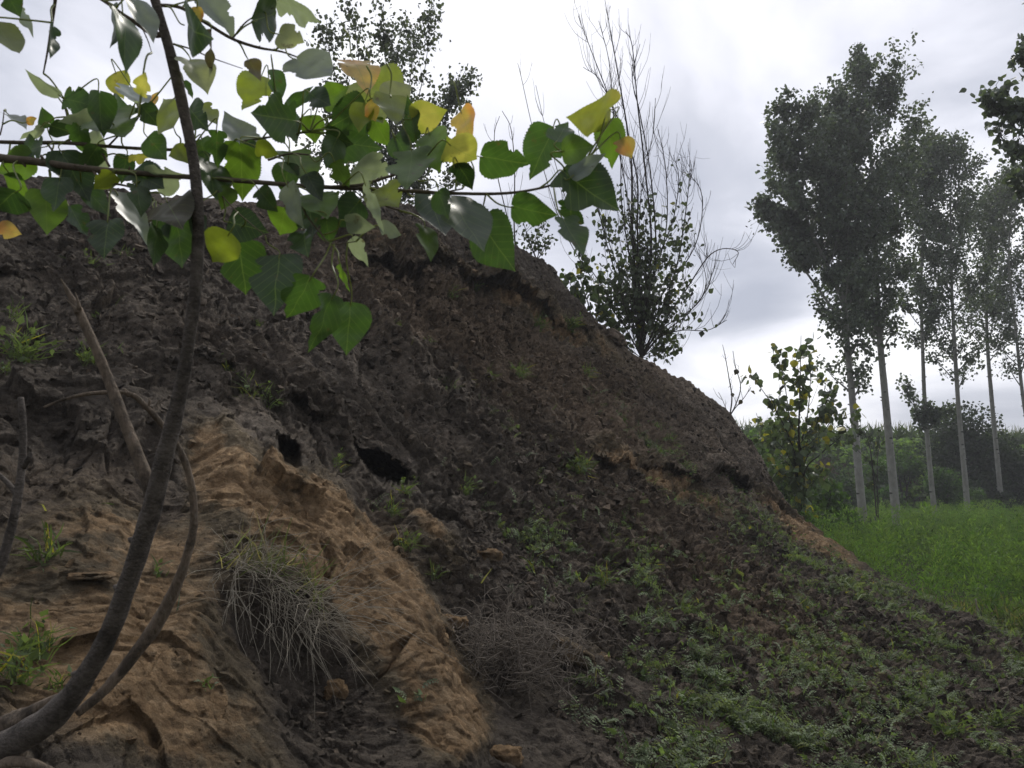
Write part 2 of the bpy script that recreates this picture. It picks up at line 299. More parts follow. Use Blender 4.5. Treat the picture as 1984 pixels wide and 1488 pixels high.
def inpoly(poly, soft=5):
    m = np.full(PX.shape, 1e9); n = len(poly)
    inside = np.zeros(PX.shape, bool)
    for k in range(n):
        a = np.array(poly[k], float); b = np.array(poly[(k+1) % n], float); e = b-a
        t = np.clip(((PX-a[0])*e[0]+(PY-a[1])*e[1])/(e@e), 0, 1); m = np.minimum(m, np.hypot(PX-a[0]-t*e[0], PY-a[1]-t*e[1]))
        c = ((a[1] > PY) != (b[1] > PY)) & (PX < (b[0]-a[0])*(PY-a[1])/(b[1]-a[1]+1e-12)+a[0]); inside ^= c
    s = np.where(inside, m, -m)+wob*.05
    return sstep(s, -soft, soft)
hole = 0*PX
for pl in ([(684, 858), (722, 864), (772, 884), (792, 908), (788, 936), (742, 940), (712, 918), (694, 890)], [(538, 846), (562, 846), (578, 868), (580, 905), (566, 918), (540, 896)]): hole = np.maximum(hole, inpoly(pl, 16))
push = push*(1-.8*hole)
push -= .95*inpoly([(684, 858), (722, 864), (772, 884), (792, 908), (788, 936), (742, 940), (712, 918), (694, 890)], 5)
push -= .42*inpoly([(538, 846), (562, 846), (578, 868), (580, 905), (566, 918), (540, 896)], 6)
push -= .55*inpoly([(1405, 930), (1438, 930), (1448, 950), (1436, 968), (1412, 960)], 6)
push -= .10*inpoly([(1362, 915), (1385, 915), (1392, 950), (1370, 945)], 6)
push -= .16*inpoly([(830, 990), (880, 1010), (960, 1080), (930, 1075), (850, 1030)], 8)
push -= .18*inpoly([(430, 1150), (540, 1200), (640, 1300), (680, 1420), (590, 1430), (520, 1330), (430, 1240)], 45)
push -= .12*inpoly([(900, 1250), (1100, 1280), (1160, 1420), (960, 1440)], 45)
push -= .10*inpoly([(180, 600), (270, 640), (260, 690), (200, 660)], 20)
dep = dep-push*np.clip(dep/5, .5, 1.35)
PB = at(PX, PY, dep)
# eroded relief in the place's own space: runnels down the fall line, slabs and clods
Dn = np.array([.58, -.50, -.64]); Dn /= np.linalg.norm(Dn); Cn = np.array([.70, .72, 0]); Cn -= Dn*(Cn@Dn); Cn /= np.linalg.norm(Cn); Nn = np.cross(Cn, Dn); Nn = Nn if Nn[1] < 0 else -Nn
def coords(P, fc, fd, fn): return np.stack([P@Cn*fc, P@Dn*fd, P@Nn*fn], -1)
warp = fbm(PB*1.3, 2, 40)[..., None]*.25
Pw = PB+warp
edge = np.clip((1-T)[:, None]/.05, .35, 1)
run = 1-np.abs(fbm(coords(Pw, 1.7, .35, .8), 3, 11))*2.2
run2 = fbm(coords(Pw, 6, 1.3, 3), 3, 23)
run3 = 1-np.abs(noise(coords(Pw+warp*.3, 11, 3.0, 8), 29))*2
f1, e1 = facets(coords(Pw+warp, 1.6, .8, 1.3), 51); f2, e2 = facets(coords(Pw, 4.6, 2.6, 4.0), 57); f3, e3 = facets(coords(Pw+fbm(Pw*9, 2, 44)[..., None]*.03, 13, 8, 11), 63)
v1, v2, vi = worley(Pw*11+fbm(Pw*6, 2, 41)[..., None]*.8, 61); clod = sstep(v2-v1, .0, .3)*(vi**2)*1.6
u1, u2, ui = worley(Pw*27+3, 71); peb = sstep(u2-u1, .0, .3)*(.1+ui**2)
def blobs(lst):
    m = np.zeros(PX.shape)
    for x, y, rx, ry, ang, a in lst:
        c, s = math.cos(R(ang)), math.sin(R(ang)); dx, dy = PX-x, PY-y
        m += a*np.exp(-(((dx*c+dy*s)/rx)**2+((-dx*s+dy*c)/ry)**2))
    return m
# image axes: angle + = down to the right
wash = np.clip(blobs([(1300, 760, 200, 70, 40, 1.), (780, 790, 170, 60, 35, .7), (450, 660, 200, 60, 35, .5), (1180, 860, 110, 40, 35, .6)]), 0, 1)
crumb = np.clip(blobs([(1300, 1150, 500, 220, 30, 1), (1000, 1000, 180, 60, 35, .6), (1000, 620, 330, 120, 30, .8), (640, 1420, 90, 70, 40, .9), (300, 480, 350, 80, 20, .7), (850, 1080, 90, 50, 30, .6), (250, 700, 200, 60, 20, .6), (1650, 1400, 400, 200, 20, .7)]), 0, 1)
fine = fbm(Pw*14, 4, 81, .6)
tan = np.clip(blobs([(150, 1250, 330, 250, 0, 1.15), (420, 900, 90, 75, 40, 1.2), (600, 1010, 150, 65, 48, 1.3), (780, 1240, 160, 90, 58, 1.5), (700, 1090, 120, 60, 52, .9), (330, 1060, 170, 110, 10, .4), (120, 1020, 150, 60, 0, .4), (860, 1370, 90, 60, 60, .9), (560, 1020, 180, 90, 40, .5), (830, 1030, 90, 30, 50, 1.1), (420, 1420, 300, 130, 30, .8), (880, 1420, 70, 90, 60, .8),
    (1180, 905, 110, 22, 30, .7), (1240, 930, 100, 24, 35, .8), (1350, 965, 130, 30, 35, 1.0), (1520, 1010, 90, 28, 42, 1.2), (1620, 1075, 90, 24, 42, 1.2), (940, 560, 220, 34, 25, .8), (1100, 640, 130, 38, 35, .8), (820, 700, 200, 25, 38, .35), (1270, 760, 120, 22, 40, .4), (720, 450, 160, 40, 12, .6), (600, 540, 120, 40, 25, .4), (1400, 1160, 200, 30, 40, .35), (1160, 1275, 60, 26, 40, .8), (920, 910, 50, 40, 40, .6), (790, 880, 30, 50, 20, .4),
    (630, 1410, 90, 75, 40, -1.0), (270, 900, 90, 60, 0, -.4), (60, 860, 160, 40, 0, -.3), (520, 1230, 60, 70, 45, -.3), (330, 950, 30, 70, 10, -.4)]), 0, 1.3)
red = np.clip(blobs([(850, 600, 420, 90, 28, .8), (1150, 800, 260, 60, 38, .5), (1000, 760, 300, 50, 35, .4), (1350, 1100, 350, 80, 35, .6), (200, 1000, 300, 80, 10, .5), (1250, 700, 100, 40, 30, .4), (500, 700, 200, 40, 30, .25), (750, 1040, 70, 40, 50, .8), (1500, 1250, 200, 60, 35, .4)]), 0, 1)
crack = -np.exp(-(e1/.05)**2)*.07*sstep(noise(Pw*1.1, 45), -.2, .4)-np.exp(-(e2/.07)**2)*.030*sstep(noise(Pw*2.3, 46), -.1, .4)
rough = np.clip(.75+1.1*fbm(Pw*.9, 2, 48), .25, 1.4)
fis = np.abs(fbm(coords(Pw, 3.4, .55, 2.0), 3, 104)); crack = crack*.6-np.exp(-(fis/.035)**2)*.055*sstep(noise(Pw*1.6, 105), -.3, .3)
fis2 = np.abs(fbm(coords(Pw, 9, 2.2, 6), 2, 108)); crack = crack-(1-np.clip(tan, 0, 1))*np.exp(-(fis2/.05)**2)*.022*sstep(noise(Pw*2.6, 109), -.2, .3)
grain = fbm(Pw*48, 2, 111)*.0055+fbm(Pw*26, 2, 113)*.008
tn = np.clip(tan, 0, 1)
g1, ge1 = facets(Pw*3.1+warp*2, 131); g2_, ge2 = facets(Pw*8.5+fbm(Pw*5, 2, 133)[..., None]*.25, 135)
rise = (grain*(1-.4*tn)+tn*(g1*.060+g2_*.022+fbm(Pw*3.2, 3, 137)*.05)+run*.065*(1-.4*crumb)*(1-.3*tn)+run2*.040*(1-.6*tn)+run3*.016*(1-crumb)*(1-.9*tn)+(run3*.03+run*.03)*wash+(f1*.13*(1+.5*np.clip(tan, 0, 1))+f2*.050*(1-.4*np.clip(tan, 0, 1)))*(1-.35*crumb)*(1-.45*wash)*rough+f3*.012*rough*(1-.5*tn)+crack*(1-.5*crumb)*(1-.55*np.clip(tan, 0, 1))+clod*(.008+.038*crumb)+peb*(.003+.012*crumb)+fine*.022*(1-.4*wash))
scl = np.clip(dep/5, .55, 1.5)
rise = rise*scl*edge*(1-.9*hole)
PB = PB+rise[..., None]*Nn
dv = 1-0*PX
cols_b = np.interp(COLS, [-260, 1040, 1180, 2300], [.06, .06, .5, .5])
back = []; last = PB[-1]; hd = last[:, :2]-0; hd = hd/np.linalg.norm(hd, axis=1)[:, None]
for s, k in ((.05, .1), (.2, .3), (.5, .6), (1.2, 1), (2.5, 1), (5, 1), (9, 1)):
    b = last.copy(); b[:, :2] += hd*s; b[:, 2] -= cols_b*s*k+.06*sstep(np.array(s), 0, .4); b[:, 2] = np.maximum(b[:, 2], -.4)
    b[:, 2] += fbm(b*1.5, 2, 90)*.05; back.append(b)
b = back[-1].copy(); b[:, :2] += hd*6; b[:, 2] = -.4; back.append(b)
front = PB[0].copy(); front[:, 1] -= .4; front[:, 2] = -.4
ALL = np.concatenate([front[None], PB, np.array(back)]); nr = ALL.shape[0]
def ext(a): return np.concatenate([a[:1], a, np.repeat(a[-1:], len(back), 0)])
ii = (np.arange(nr-1)[:, None]*NC+np.arange(NC-1)[None]).ravel()
bank = tag(mk('earth_bank', ALL, np.stack([ii, ii+1, ii+NC+1, ii+NC], 1), M['soil'], smooth=True, base=np.zeros(3), attrs={'tan': ext(tan).ravel(), 'red': ext(red).ravel(), 'val': ext(.25*fbm(PB*2.2, 3, 99)+blobs([(1330, 770, 200, 60, 40, .7), (1400, 900, 120, 40, 35, .5), (760, 780, 200, 60, 35, .4), (1180, 850, 120, 50, 30, .5), (460, 820, 90, 50, 30, .5), (480, 900, 120, 90, 40, .3), (660, 1000, 60, 40, 48, .35), (250, 640, 200, 60, 25, .25), (1500, 1250, 300, 120, 30, .2), (900, 620, 250, 60, 25, .3)])).ravel()}), kind='structure')  # val blobs: paler dried soil, with light on the up-facing far slope painted in
dU = np.gradient(PB, axis=1); dV = np.gradient(PB, axis=0); NB = np.cross(dU, dV); NB /= np.linalg.norm(NB, axis=-1)[..., None]; NB = np.where((NB@Nn)[..., None] < 0, -NB, NB)
def surf(px, py):
    j = int(np.clip(np.searchsorted(COLS, px), 0, NC-1)); t = (py-1750)/(crest[j]-1750); i = int(np.clip(t*(NR-1), 0, NR-1))
    return PB[i, j].copy()
def surf_n(px, py):
    j = int(np.clip(np.searchsorted(COLS, px), 6, NC-7)); t = (py-1750)/(crest[j]-1750); i = int(np.clip(t*(NR-1), 6, NR-7))
    n = NB[i-6:i+7, j-6:j+7].reshape(-1, 3).mean(0); return n/np.linalg.norm(n)
# ---------------------------------------------------------------- tubes and leaves
def smooth_path(P, n=6):
    P = np.asarray(P, float); out = []
    Q = np.vstack([2*P[0]-P[1], P, 2*P[-1]-P[-2]])
    for k in range(1, len(Q)-2):
        for t in np.arange(n)/n:
            a, b, c, d = Q[k-1:k+3]; out.append(.5*((2*b)+(-a+c)*t+(2*a-5*b+4*c-d)*t*t+(-a+3*b-3*c+d)*t**3))
    out.append(P[-1]); return np.array(out)
class Tubes:
    def __init__(s): s.V = []; s.F = []; s.n = 0
    def add(s, P, r, k=6, bump=0., seed=0):
        P = np.asarray(P, float); m = len(P); r = np.broadcast_to(np.asarray(r, float), (m,)) if np.ndim(r) else np.full(m, r)
        Tg = np.gradient(P, axis=0); Tg /= np.linalg.norm(Tg, axis=1)[:, None]+1e-12
        up = np.array([.3, .9, .2]) if abs(Tg[0]@np.array([.3, .9, .2])) < .9 else np.array([1., 0, 0])
        A = np.cross(Tg, up); A /= np.linalg.norm(A, axis=1)[:, None]+1e-9; B = np.cross(Tg, A)
        th = np.linspace(0, 2*math.pi, k, endpoint=False); rr = np.repeat(r[:, None], k, 1)
        if bump: 
            pp = P[:, None]+rr[..., None]*(np.cos(th)[None, :, None]*A[:, None]+np.sin(th)[None, :, None]*B[:, None])
            rr = rr*(1+bump*fbm(pp/(r.mean()*2.5), 3, seed))
        V = P[:, None]+rr[..., None]*(np.cos(th)[None, :, None]*A[:, None]+np.sin(th)[None, :, None]*B[:, None])
        i = np.arange(m-1)[:, None]*k; j = np.arange(k)[None]; j2 = (j+1) % k
        Fq = np.stack([i+j, i+j2, i+k+j2, i+k+j], -1).reshape(-1, 4)
        V = V.reshape(-1, 3); e = [(0,)]; 
        capf = []
        for q, rev in ((0, True), ((m-1)*k, False)):
            for t in range(1, k-2+1, 2):
                f = [q, q+t, q+t+1, q+min(t+2, k-1)] if t+2 <= k-1 else [q, q+t, q+t+1, q+t+1]
                if len(set(f)) == 4: capf.append(f[::-1] if rev else f)
        Fq = np.vstack([Fq, np.array(capf, int)]) if capf else Fq
        s.V.append(V); s.F.append(Fq+s.n); s.n += len(V)
    def build(s, name, mat, parent=None, smooth=True, **k): return mk(name, np.vstack(s.V), np.vstack(s.F), mat, parent, smooth=smooth, **k)
def unit(v): return v/(np.linalg.norm(v, axis=-1, keepdims=True)+1e-12)
LT = np.array([(0, 0, 0), (.16, .34, .03), (.42, .45, .05), (.72, .22, .03), (1, 0, -.05), (.72, -.22, .03), (.42, -.45, .05), (.16, -.34, .03)], float)
LF = np.array([(0, 1, 2, 3), (0, 3, 4, 5), (0, 5, 6, 7)])
LT2 = np.array([(0, 0, 0), (.38, .46, .06), (1, 0, -.04), (.38, -.46, .06)], float); LF2 = np.array([(0, 1, 2, 3)])
BT = np.array([(0, .5, 0), (0, -.5, 0), (.5, -.42, .08), (.5, .42, .08), (1, -.08, 0), (1, .08, 0)], float); BF = np.array([(0, 1, 2, 3), (3, 2, 4, 5)])
def leafset(P, Td, size, col, tmpl=(LT, LF), width=1., rs=None, Nd=None):
    rs = rs or np.random.default_rng(1); n = len(P); Td = unit(Td)
    r = rs.normal(size=(n, 3)) if Nd is None else Nd
    S = unit(np.cross(Td, r)); Nr = np.cross(S, Td); size = np.broadcast_to(size, (n,))
    t, fc = tmpl
    V = P[:, None]+size[:, None, None]*(t[None, :, 0:1]*Td[:, None]+width*t[None, :, 1:2]*S[:, None]+t[None, :, 2:3]*Nr[:, None])
    k = len(t); Fc = (fc[None]+(np.arange(n)*k)[:, None, None]).reshape(-1, 4)
    return V.reshape(-1, 3), Fc, np.repeat(np.broadcast_to(col, (n, 3)), k, 0)
class Leaves:
    def __init__(s): s.V = []; s.F = []; s.C = []; s.n = 0
    def add(s, *a, **k):
        V, Fc, C = leafset(*a, **k); s.V.append(V); s.F.append(Fc+s.n); s.C.append(C); s.n += len(V)
    def build(s, name, mat, parent=None, **k): return mk(name, np.vstack(s.V), np.vstack(s.F), mat, parent, attrs={'col': np.vstack(s.C)}, **k)
def leafcols(rs, n, base, var=.25, yellow=0., ycol=(.30, .28, .04)):
    c = np.array(base)*(1+rs.normal(size=(n, 1))*var); c = np.clip(c, .008, 1); m = rs.random(n) < yellow; c[m] = np.array(ycol)*(1+rs.normal(size=(m.sum(), 1))*.2); return c
# ---------------------------------------------------------------- the poplar row
def grow_poplar(rs, leader, r0, crown_t, env, nbr, leaf_size, nleaf, tubes, leaves, col, rise_=(28, 50), k=8, trunk=True, clump=.18, yellow=0.):
    """leader: path; env(t)->crown radius m; branches rise steeply and carry clumps of leaves"""
    L = smooth_path(leader, 8); m = len(L); tt = np.linspace(0, 1, m)
    if trunk: tubes.add(L, r0*(1-.93*tt**1.1), k, .05, 3)
    sites = []; 
    for b in range(nbr):
        t = crown_t+(1-crown_t)*((b+rs.random())/nbr); p = np.array([np.interp(t, tt, L[:, c]) for c in range(3)])
        az = b*2.4+rs.normal()*.5; R0 = env(t)*rs.uniform(.75, 1.12); inc = R(rs.uniform(*rise_)); ln = min(R0/math.sin(inc), max(.25, (L[-1, 2]-p[2]-.25)/math.cos(inc)))
        d = np.array([math.cos(az)*math.sin(inc), math.sin(az)*math.sin(inc), math.cos(inc)]); q = [p]; dd_ = d.copy()
        for s in range(5): dd_ = unit(dd_+np.array([0, 0, .07])+rs.normal(size=3)*.07); q.append(q[-1]+dd_*ln/5)
        q = np.array(q); rb = max(.008, r0*(1-.93*t)*.38); tubes.add(smooth_path(q, 2), np.linspace(rb, .005, 11), 4)
        ns = int(4+ln*4.5)
        for s in range(ns):
            u = rs.uniform(.22, 1.0); p2 = np.array([np.interp(u, np.linspace(0, 1, 6), q[:, c]) for c in range(3)])
            d2 = unit(dd_+rs.normal(size=3)*.75+np.array([0, 0, .3])); l2 = ln*.30*rs.uniform(.5, 1.2)+.1
            p3 = p2+d2*l2; tubes.add(np.array([p2, (p2+p3)/2+rs.normal(size=3)*.03, p3]), [.006, .005, .003], 3)
            w_ = l2+.2; sites.append((p2, p3, w_))
        sites.append((q[3], q[5], ln*.5))
    ws = np.array([s[2] for s in sites]); nleaf = int(nleaf*1.32); idx = rs.choice(len(sites), nleaf, p=ws/ws.sum()); A = np.array([s[0] for s in sites]); B = np.array([s[1] for s in sites])
    u = rs.random((nleaf, 1))**.8*1.08; P = A[idx]*(1-u)+B[idx]*u+rs.normal(size=(nleaf, 3))*clump*.65
    # bunch leaves so that light and dark clumps form
    P += (noise(P*1.4, 5)[:, None]*.12); keep = fbm(P*2.6, 3, 8) > -.24; P = P[keep]; n = len(P)
    Td = rs.normal(size=(n, 3))*.7+np.array([0, 0, -.55]); leaves.add(P, Td, leaf_size*rs.uniform(.6, 1.15, n), leafcols(rs, n, col, .3, yellow), rs=rs)
G_P = (.090, .120, .088)
def env_of(pts): return lambda t: float(np.interp(t, [p[0] for p in pts], [p[1] for p in pts]))
row = [  # leader path in pixels, depth, trunk radius, crown start, envelope, nbr, nleaf, label, extra leaders
 ([(1676, 1040), (1665, 930), (1654, 800), (1641, 660), (1637, 560), (1640, 420), (1636, 300), (1628, 190)], 24, 0.133, .31, [(.36, .75), (.5, 1.5), (.75, 1.5), (.9, .85), (1, .15)], 46, 13000, 'first tall poplar from the left, its lowest limb spreading far left',
  [([(1637, 590), (1606, 520), (1572, 450), (1550, 370), (1532, 280), (1524, 185)], .07, .12, [(.12, .9), (.35, 1.9), (.6, 1.15), (.85, .6), (1, .15)], 30, 9500), ([(1642, 640), (1600, 580), (1550, 510), (1505, 440), (1470, 395)], .05, .3, [(.3, .6), (.6, .8), (1, .4)], 12, 3800)]),
 ([(1740, 1040), (1730, 930), (1716, 780), (1702, 620), (1697, 480), (1690, 340), (1676, 210), (1663, 100)], 25, 0.142, .36, [(.36, .7), (.5, 1.5), (.66, 1.65), (.78, 1.35), (.87, .62), (.94, .30), (1, .08)], 54, 17000, 'tallest poplar, second from the left in the row, with its pointed top highest', []),
 ([(1815, 1030), (1804, 930), (1793, 800), (1788, 690), (1785, 560), (1790, 430), (1800, 340), (1806, 268)], 30, 0.103, .42, [(.42, .8), (.6, 1.3), (.85, 1.1), (1, .15)], 34, 8500, 'thin-trunked poplar third in the row, with one low tuft of leafy twigs on bare trunk', []),
 ([(1878, 1030), (1870, 930), (1858, 800), (1849, 660), (1843, 520), (1842, 380), (1846, 275)], 29, 0.112, .38, [(.36, .6), (.5, 1.3), (.8, 1.4), (.93, .8), (1, .12)], 40, 10500, 'fourth poplar of the row, a straight pale trunk with a narrow dark crown', []),
 ([(1945, 1030), (1936, 930), (1922, 780), (1912, 640), (1915, 500), (1930, 420), (1940, 365)], 33, 0.116, .42, [(.36, .6), (.5, 1.4), (.8, 1.4), (1, .12)], 36, 9000, 'fifth poplar of the row, rising in front of the dark rounded bush', []),
 ([(2040, 1030), (2010, 900), (1985, 790), (1968, 640), (1955, 510), (1960, 420), (1972, 330)], 31, 0.095, .35, [(.3, .8), (.5, 1.5), (.8, 1.5), (1, .2)], 36, 8500, 'poplar leaning left at the right picture edge, last of the row in view', []),
]
for i, (path, d, r0, ct, env, nb, nl, label, ex) in enumerate(row):
    rs = np.random.default_rng(100+i); P = at([p[0] for p in path], [p[1] for p in path], d); P[0, 2] = -.05
    t = thing('poplar_tree', (P[0, 0], P[0, 1], 0), label, 'tree', 'poplars planted in a row beside the field')
    tb, br, lv = Tubes(), Tubes(), Leaves()
    L = smooth_path(P, 8); tb.add(L, r0*(1-.93*np.linspace(0, 1, len(L))**1.1), 12, .07, i)
    for kk in range(16):          # branch scars on the trunk
        u = rs.uniform(.08, .4); p = np.array([np.interp(u, np.linspace(0, 1, len(L)), L[:, c]) for c in range(3)]); a = rs.uniform(0, 6.28); dn = np.array([math.cos(a), math.sin(a), .25])
        tb.add(np.array([p+dn*r0*.7, p+dn*r0*1.12]), [.03, .016], 5)
    grow_poplar(rs, P, r0, ct, env_of(env), nb, .125 if i < 3 else .115, nl, br, lv, G_P, trunk=False)
    for (pp, rr, c0, ev, n2, l2) in ex:
        Q = at([p[0] for p in pp], [p[1] for p in pp], np.linspace(d, d-.8, len(pp)))
        grow_poplar(rs, Q, rr, c0, env_of(ev), n2, .135, l2, br, lv, G_P, rise_=(30, 60))
    if i == 2:
        for (pp) in ([(1794, 840), (1775, 790), (1750, 745)], [(1794, 840), (1820, 810), (1845, 800)], [(1794, 840), (1800, 815), (1812, 790)], [(1794, 840), (1786, 825), (1780, 800)]):
            Q = at([p[0] for p in pp], [p[1] for p in pp], d); grow_poplar(rs, Q, .025, .25, env_of([(0, .1), (.5, .42), (1, .22)]), 7, .13, 330, br, lv, G_P)
    if i == 1:
        for (pp) in ([(1697, 650), (1680, 630), (1668, 610)], [(1697, 640), (1690, 620), (1683, 600)]):
            Q = at([p[0] for p in pp], [p[1] for p in pp], d); grow_poplar(rs, Q, .05, .5, env_of([(0, .3), (1, .6)]), 5, .13, 400, br, lv, G_P)
    tb.build('trunk', M['poplar_bark'], t); br.build('branches', M['poplar_bark'], t); lv.build('crown', M['leaf'], t)
# nearer poplar just outside the right edge: only its leafy limbs reach into view
rs = np.random.default_rng(140); P = at([2260, 2230, 2200, 2150, 2110, 2080], [1150, 800, 500, 200, 0, -200], 11.5); P[0, 2] = -.05
t = thing('poplar_tree', (P[0, 0], P[0, 1], 0), 'nearest poplar, its large-leaved limbs reaching in at the upper right edge', 'tree', 'poplars planted in a row beside the field')
tb, br, lv = Tubes(), Tubes(), Leaves(); tb.add(smooth_path(P, 8), np.linspace(.13, .03, 41), 12, .06)
for pp, nl in (([(2190, 430), (2080, 340), (1990, 270), (1945, 225), (1905, 190)], 620), ([(2200, 560), (2080, 420), (2000, 330), (1960, 290), (1930, 262)], 520), ([(2167, 300), (2070, 200), (2010, 130), (1988, 95)], 380), ([(2210, 600), (2080, 470), (2010, 400), (1975, 340)], 420), ([(2122, 60), (2060, 20), (2000, -10)], 160)):
    Q = at([p[0] for p in pp], [p[1] for p in pp], 11.5); grow_poplar(rs, Q, .03, .35, env_of([(0, .3), (.6, .28), (1, .08)]), 9, .115, int(nl*.8), br, lv, G_P, clump=.1)
tb.build('trunk', M['poplar_bark'], t); br.build('branches', M['dark_bark'], t); lv.build('crown', M['leaf'], t)
# ---------------------------------------------------------------- trees and twigs on the crest
def stems_tree(name, label, cat, px, py, d, stems, leaf_n, leaf_size, col, mat='dark_bark', r0=.035, twigs=6, leaf_range=(.2, 1.), twig_len=.5, seed=0, yellow=0., curl=.3, group=None, base_z=None, clump=.06, leaf_h=None, lt=(LT, LF), rscale=1., tscale=1., lx=None):
    rs = np.random.default_rng(seed); B = at(px, py, d)
    if base_z is not None: B[2] = base_z
    t = thing(name, B, label, cat, group); tb, br, lv = Tubes(), Tubes(), Leaves(); LP = []
    for k, st in enumerate(stems):
        tips = st[0]; rad = (st[1] if len(st) > 1 else r0)*rscale; dz = rs.normal()*d*.03
        Q = at([p[0] for p in tips], [p[1] for p in tips], d+np.linspace(0, 1, len(tips))*dz*2)
        Q = np.vstack([B[None], Q]); S = smooth_path(Q, 6); m = len(S); rr = np.linspace(rad, .004, m); (tb if k == 0 else br).add(S, rr, 6, .05, k)
        nt_ = int((st[2] if len(st) > 2 else twigs)*tscale)
        for j in range(nt_):
            u = rs.uniform(.15, .97); i = int(u*(m-1)); p = S[i]; dr = unit(S[min(i+1, m-1)]-S[max(i-1, 0)]); dr = unit(dr+rs.normal(size=3)*np.array([.65, .5, .25])); ln = twig_len*rs.uniform(.4, 1.2)*(1.1-.5*u)
            q = [p]
            for s in range(5): dr = unit(dr+np.array([0, 0, curl*.5])+rs.normal(size=3)*.12); q.append(q[-1]+dr*ln/5)
            q = np.array(q); br.add(q, np.linspace(max(.0035, rr[i]*.35), .0018, 6), 4); LP.append((q, u))
            if rs.random() < .6:
                e = rs.integers(2, 5); dr2 = unit(dr+rs.normal(size=3)*.6); q2 = np.array([q[e], q[e]+dr2*ln*.2, q[e]+dr2*ln*.4+np.array([0, 0, .05*ln])]); br.add(q2, [.0025, .002, .0015], 3); LP.append((np.repeat(q2, 2, 0), u))
        LP.append((S[np.linspace(m*.3, m-1, 6).astype(int)], .9))
    if leaf_n:
        pts = []
        LQ = [q for q, u in LP if leaf_range[0] <= u <= leaf_range[1]]
        if leaf_h is not None:
            LQ = [q for q in LQ if q[:, 2].mean() < leaf_h and abs(q[:, 0].mean()-B[0]-.05) < (lx or 99)]
        for n in range(leaf_n):
            q = LQ[rs.integers(len(LQ))]; u = rs.uniform(.1, 1)*5; i = min(int(u), 4); pts.append(q[i]*(1-(u-i))+q[i+1]*(u-i))
        P = np.array(pts)+rs.normal(size=(leaf_n, 3))*clump; Td = rs.normal(size=(leaf_n, 3))*.6+np.array([0, 0, -.7])
        lv.add(P, Td, leaf_size*rs.uniform(.55, 1.25, leaf_n), leafcols(rs, leaf_n, col, .3, yellow), rs=rs, tmpl=lt); lv.build('crown', M['leaf'], t)
    tb.build('trunk', M[mat], t); br.build('branches', M[mat], t); return t
stems_tree('poplar_tree', 'leafy young poplar standing behind the crest above the hanging leaves', 'tree', 760, 420, 12.5,
  [([(755, 250), (748, 120), (742, 10)], .03, 16), ([(730, 300), (700, 150), (690, 70), (675, 15)], .02, 14), ([(700, 300), (660, 180), (640, 110), (632, 60)], .02, 12), ([(775, 280), (795, 150), (800, 90), (795, 45)], .02, 15), ([(790, 270), (822, 140), (836, 25)], .02, 15),
   ([(800, 330), (860, 220), (905, 130)], .018, 16), ([(800, 350), (850, 260), (880, 190), (912, 165)], .015, 14), ([(790, 370), (820, 330), (850, 300)], .014, 12), ([(720, 330), (700, 240), (715, 150)], .02, 12), ([(770, 330), (765, 200), (770, 100)], .02, 14), ([(680, 360), (650, 260), (640, 190)], .015, 10), ([(690, 380), (640, 320), (610, 300)], .012, 10), ([(800, 380), (850, 360), (885, 345)], .012, 8)],
  8000, .070, (.085, .105, .080), twigs=12, twig_len=.62, seed=31, curl=.6, clump=.085, tscale=1.3, rscale=.7, leaf_range=(0, 1))
stems_tree('dead_tree', 'half dead many-stemmed tree with bare curved twigs and leaves low down on the crest', 'tree', 1243, 694, 12.0,
  [([(1236, 600), (1225, 450), (1222, 300), (1195, 130), (1172, 0)], .05, 26), ([(1240, 600), (1235, 450), (1232, 330), (1185, 200), (1150, 110), (1120, 30)], .03, 16), ([(1250, 600), (1262, 470), (1250, 330), (1235, 200), (1225, 90), (1212, 60)], .035, 18),
   ([(1245, 620), (1270, 500), (1262, 350), (1240, 220), (1225, 150), (1240, 85)], .025, 14), ([(1270, 630), (1310, 520), (1330, 400), (1338, 310)], .03, 16), ([(1275, 640), (1330, 560), (1370, 500), (1400, 482), (1430, 488), (1420, 512)], .022, 10),
   ([(1280, 650), (1330, 610), (1370, 560), (1380, 520)], .02, 10), ([(1275, 655), (1320, 640), (1370, 640), (1408, 620)], .018, 8), ([(1225, 620), (1190, 520), (1165, 430), (1150, 330)], .025, 12), ([(1225, 600), (1180, 470), (1140, 350), (1120, 250)], .018, 8),
   ([(1215, 640), (1170, 560), (1120, 480), (1100, 400), (1060, 260), (1038, 165)], .015, 6), ([(1215, 640), (1160, 560), (1090, 440), (1040, 280), (1010, 150), (1003, 122)], .015, 6), ([(1255, 580), (1290, 450), (1290, 330), (1275, 250)], .025, 14), ([(1250, 560), (1300, 440), (1315, 350), (1305, 300)], .02, 12), ([(1230, 560), (1205, 400), (1200, 260), (1165, 160), (1130, 130)], .02, 12),
   ([(1240, 560), (1215, 380), (1190, 240), (1180, 120), (1160, 40)], .02, 12), ([(1265, 600), (1345, 480), (1360, 380), (1330, 330)], .02, 12), ([(1280, 640), (1350, 590), (1368, 540), (1345, 470)], .015, 8), ([(1245, 600), (1240, 400), (1265, 260), (1270, 190)], .015, 10), ([(1230, 660), (1215, 610), (1200, 560)], .01, 12), ([(1250, 660), (1262, 610), (1280, 560)], .01, 12), ([(1260, 680), (1290, 660), (1325, 655)], .01, 10), ([(1225, 680), (1195, 655), (1180, 600)], .01, 10), ([(1240, 650), (1232, 590), (1228, 520)], .01, 12), ([(1262, 690), (1290, 690), (1318, 680)], .008, 8)],
  2600, .085, (.065, .088, .05), r0=.02, twig_len=.95, seed=33, curl=.8, clump=.07, leaf_range=(0, 1), leaf_h=5.9, rscale=.62, tscale=1.9, lx=.72, yellow=.02)
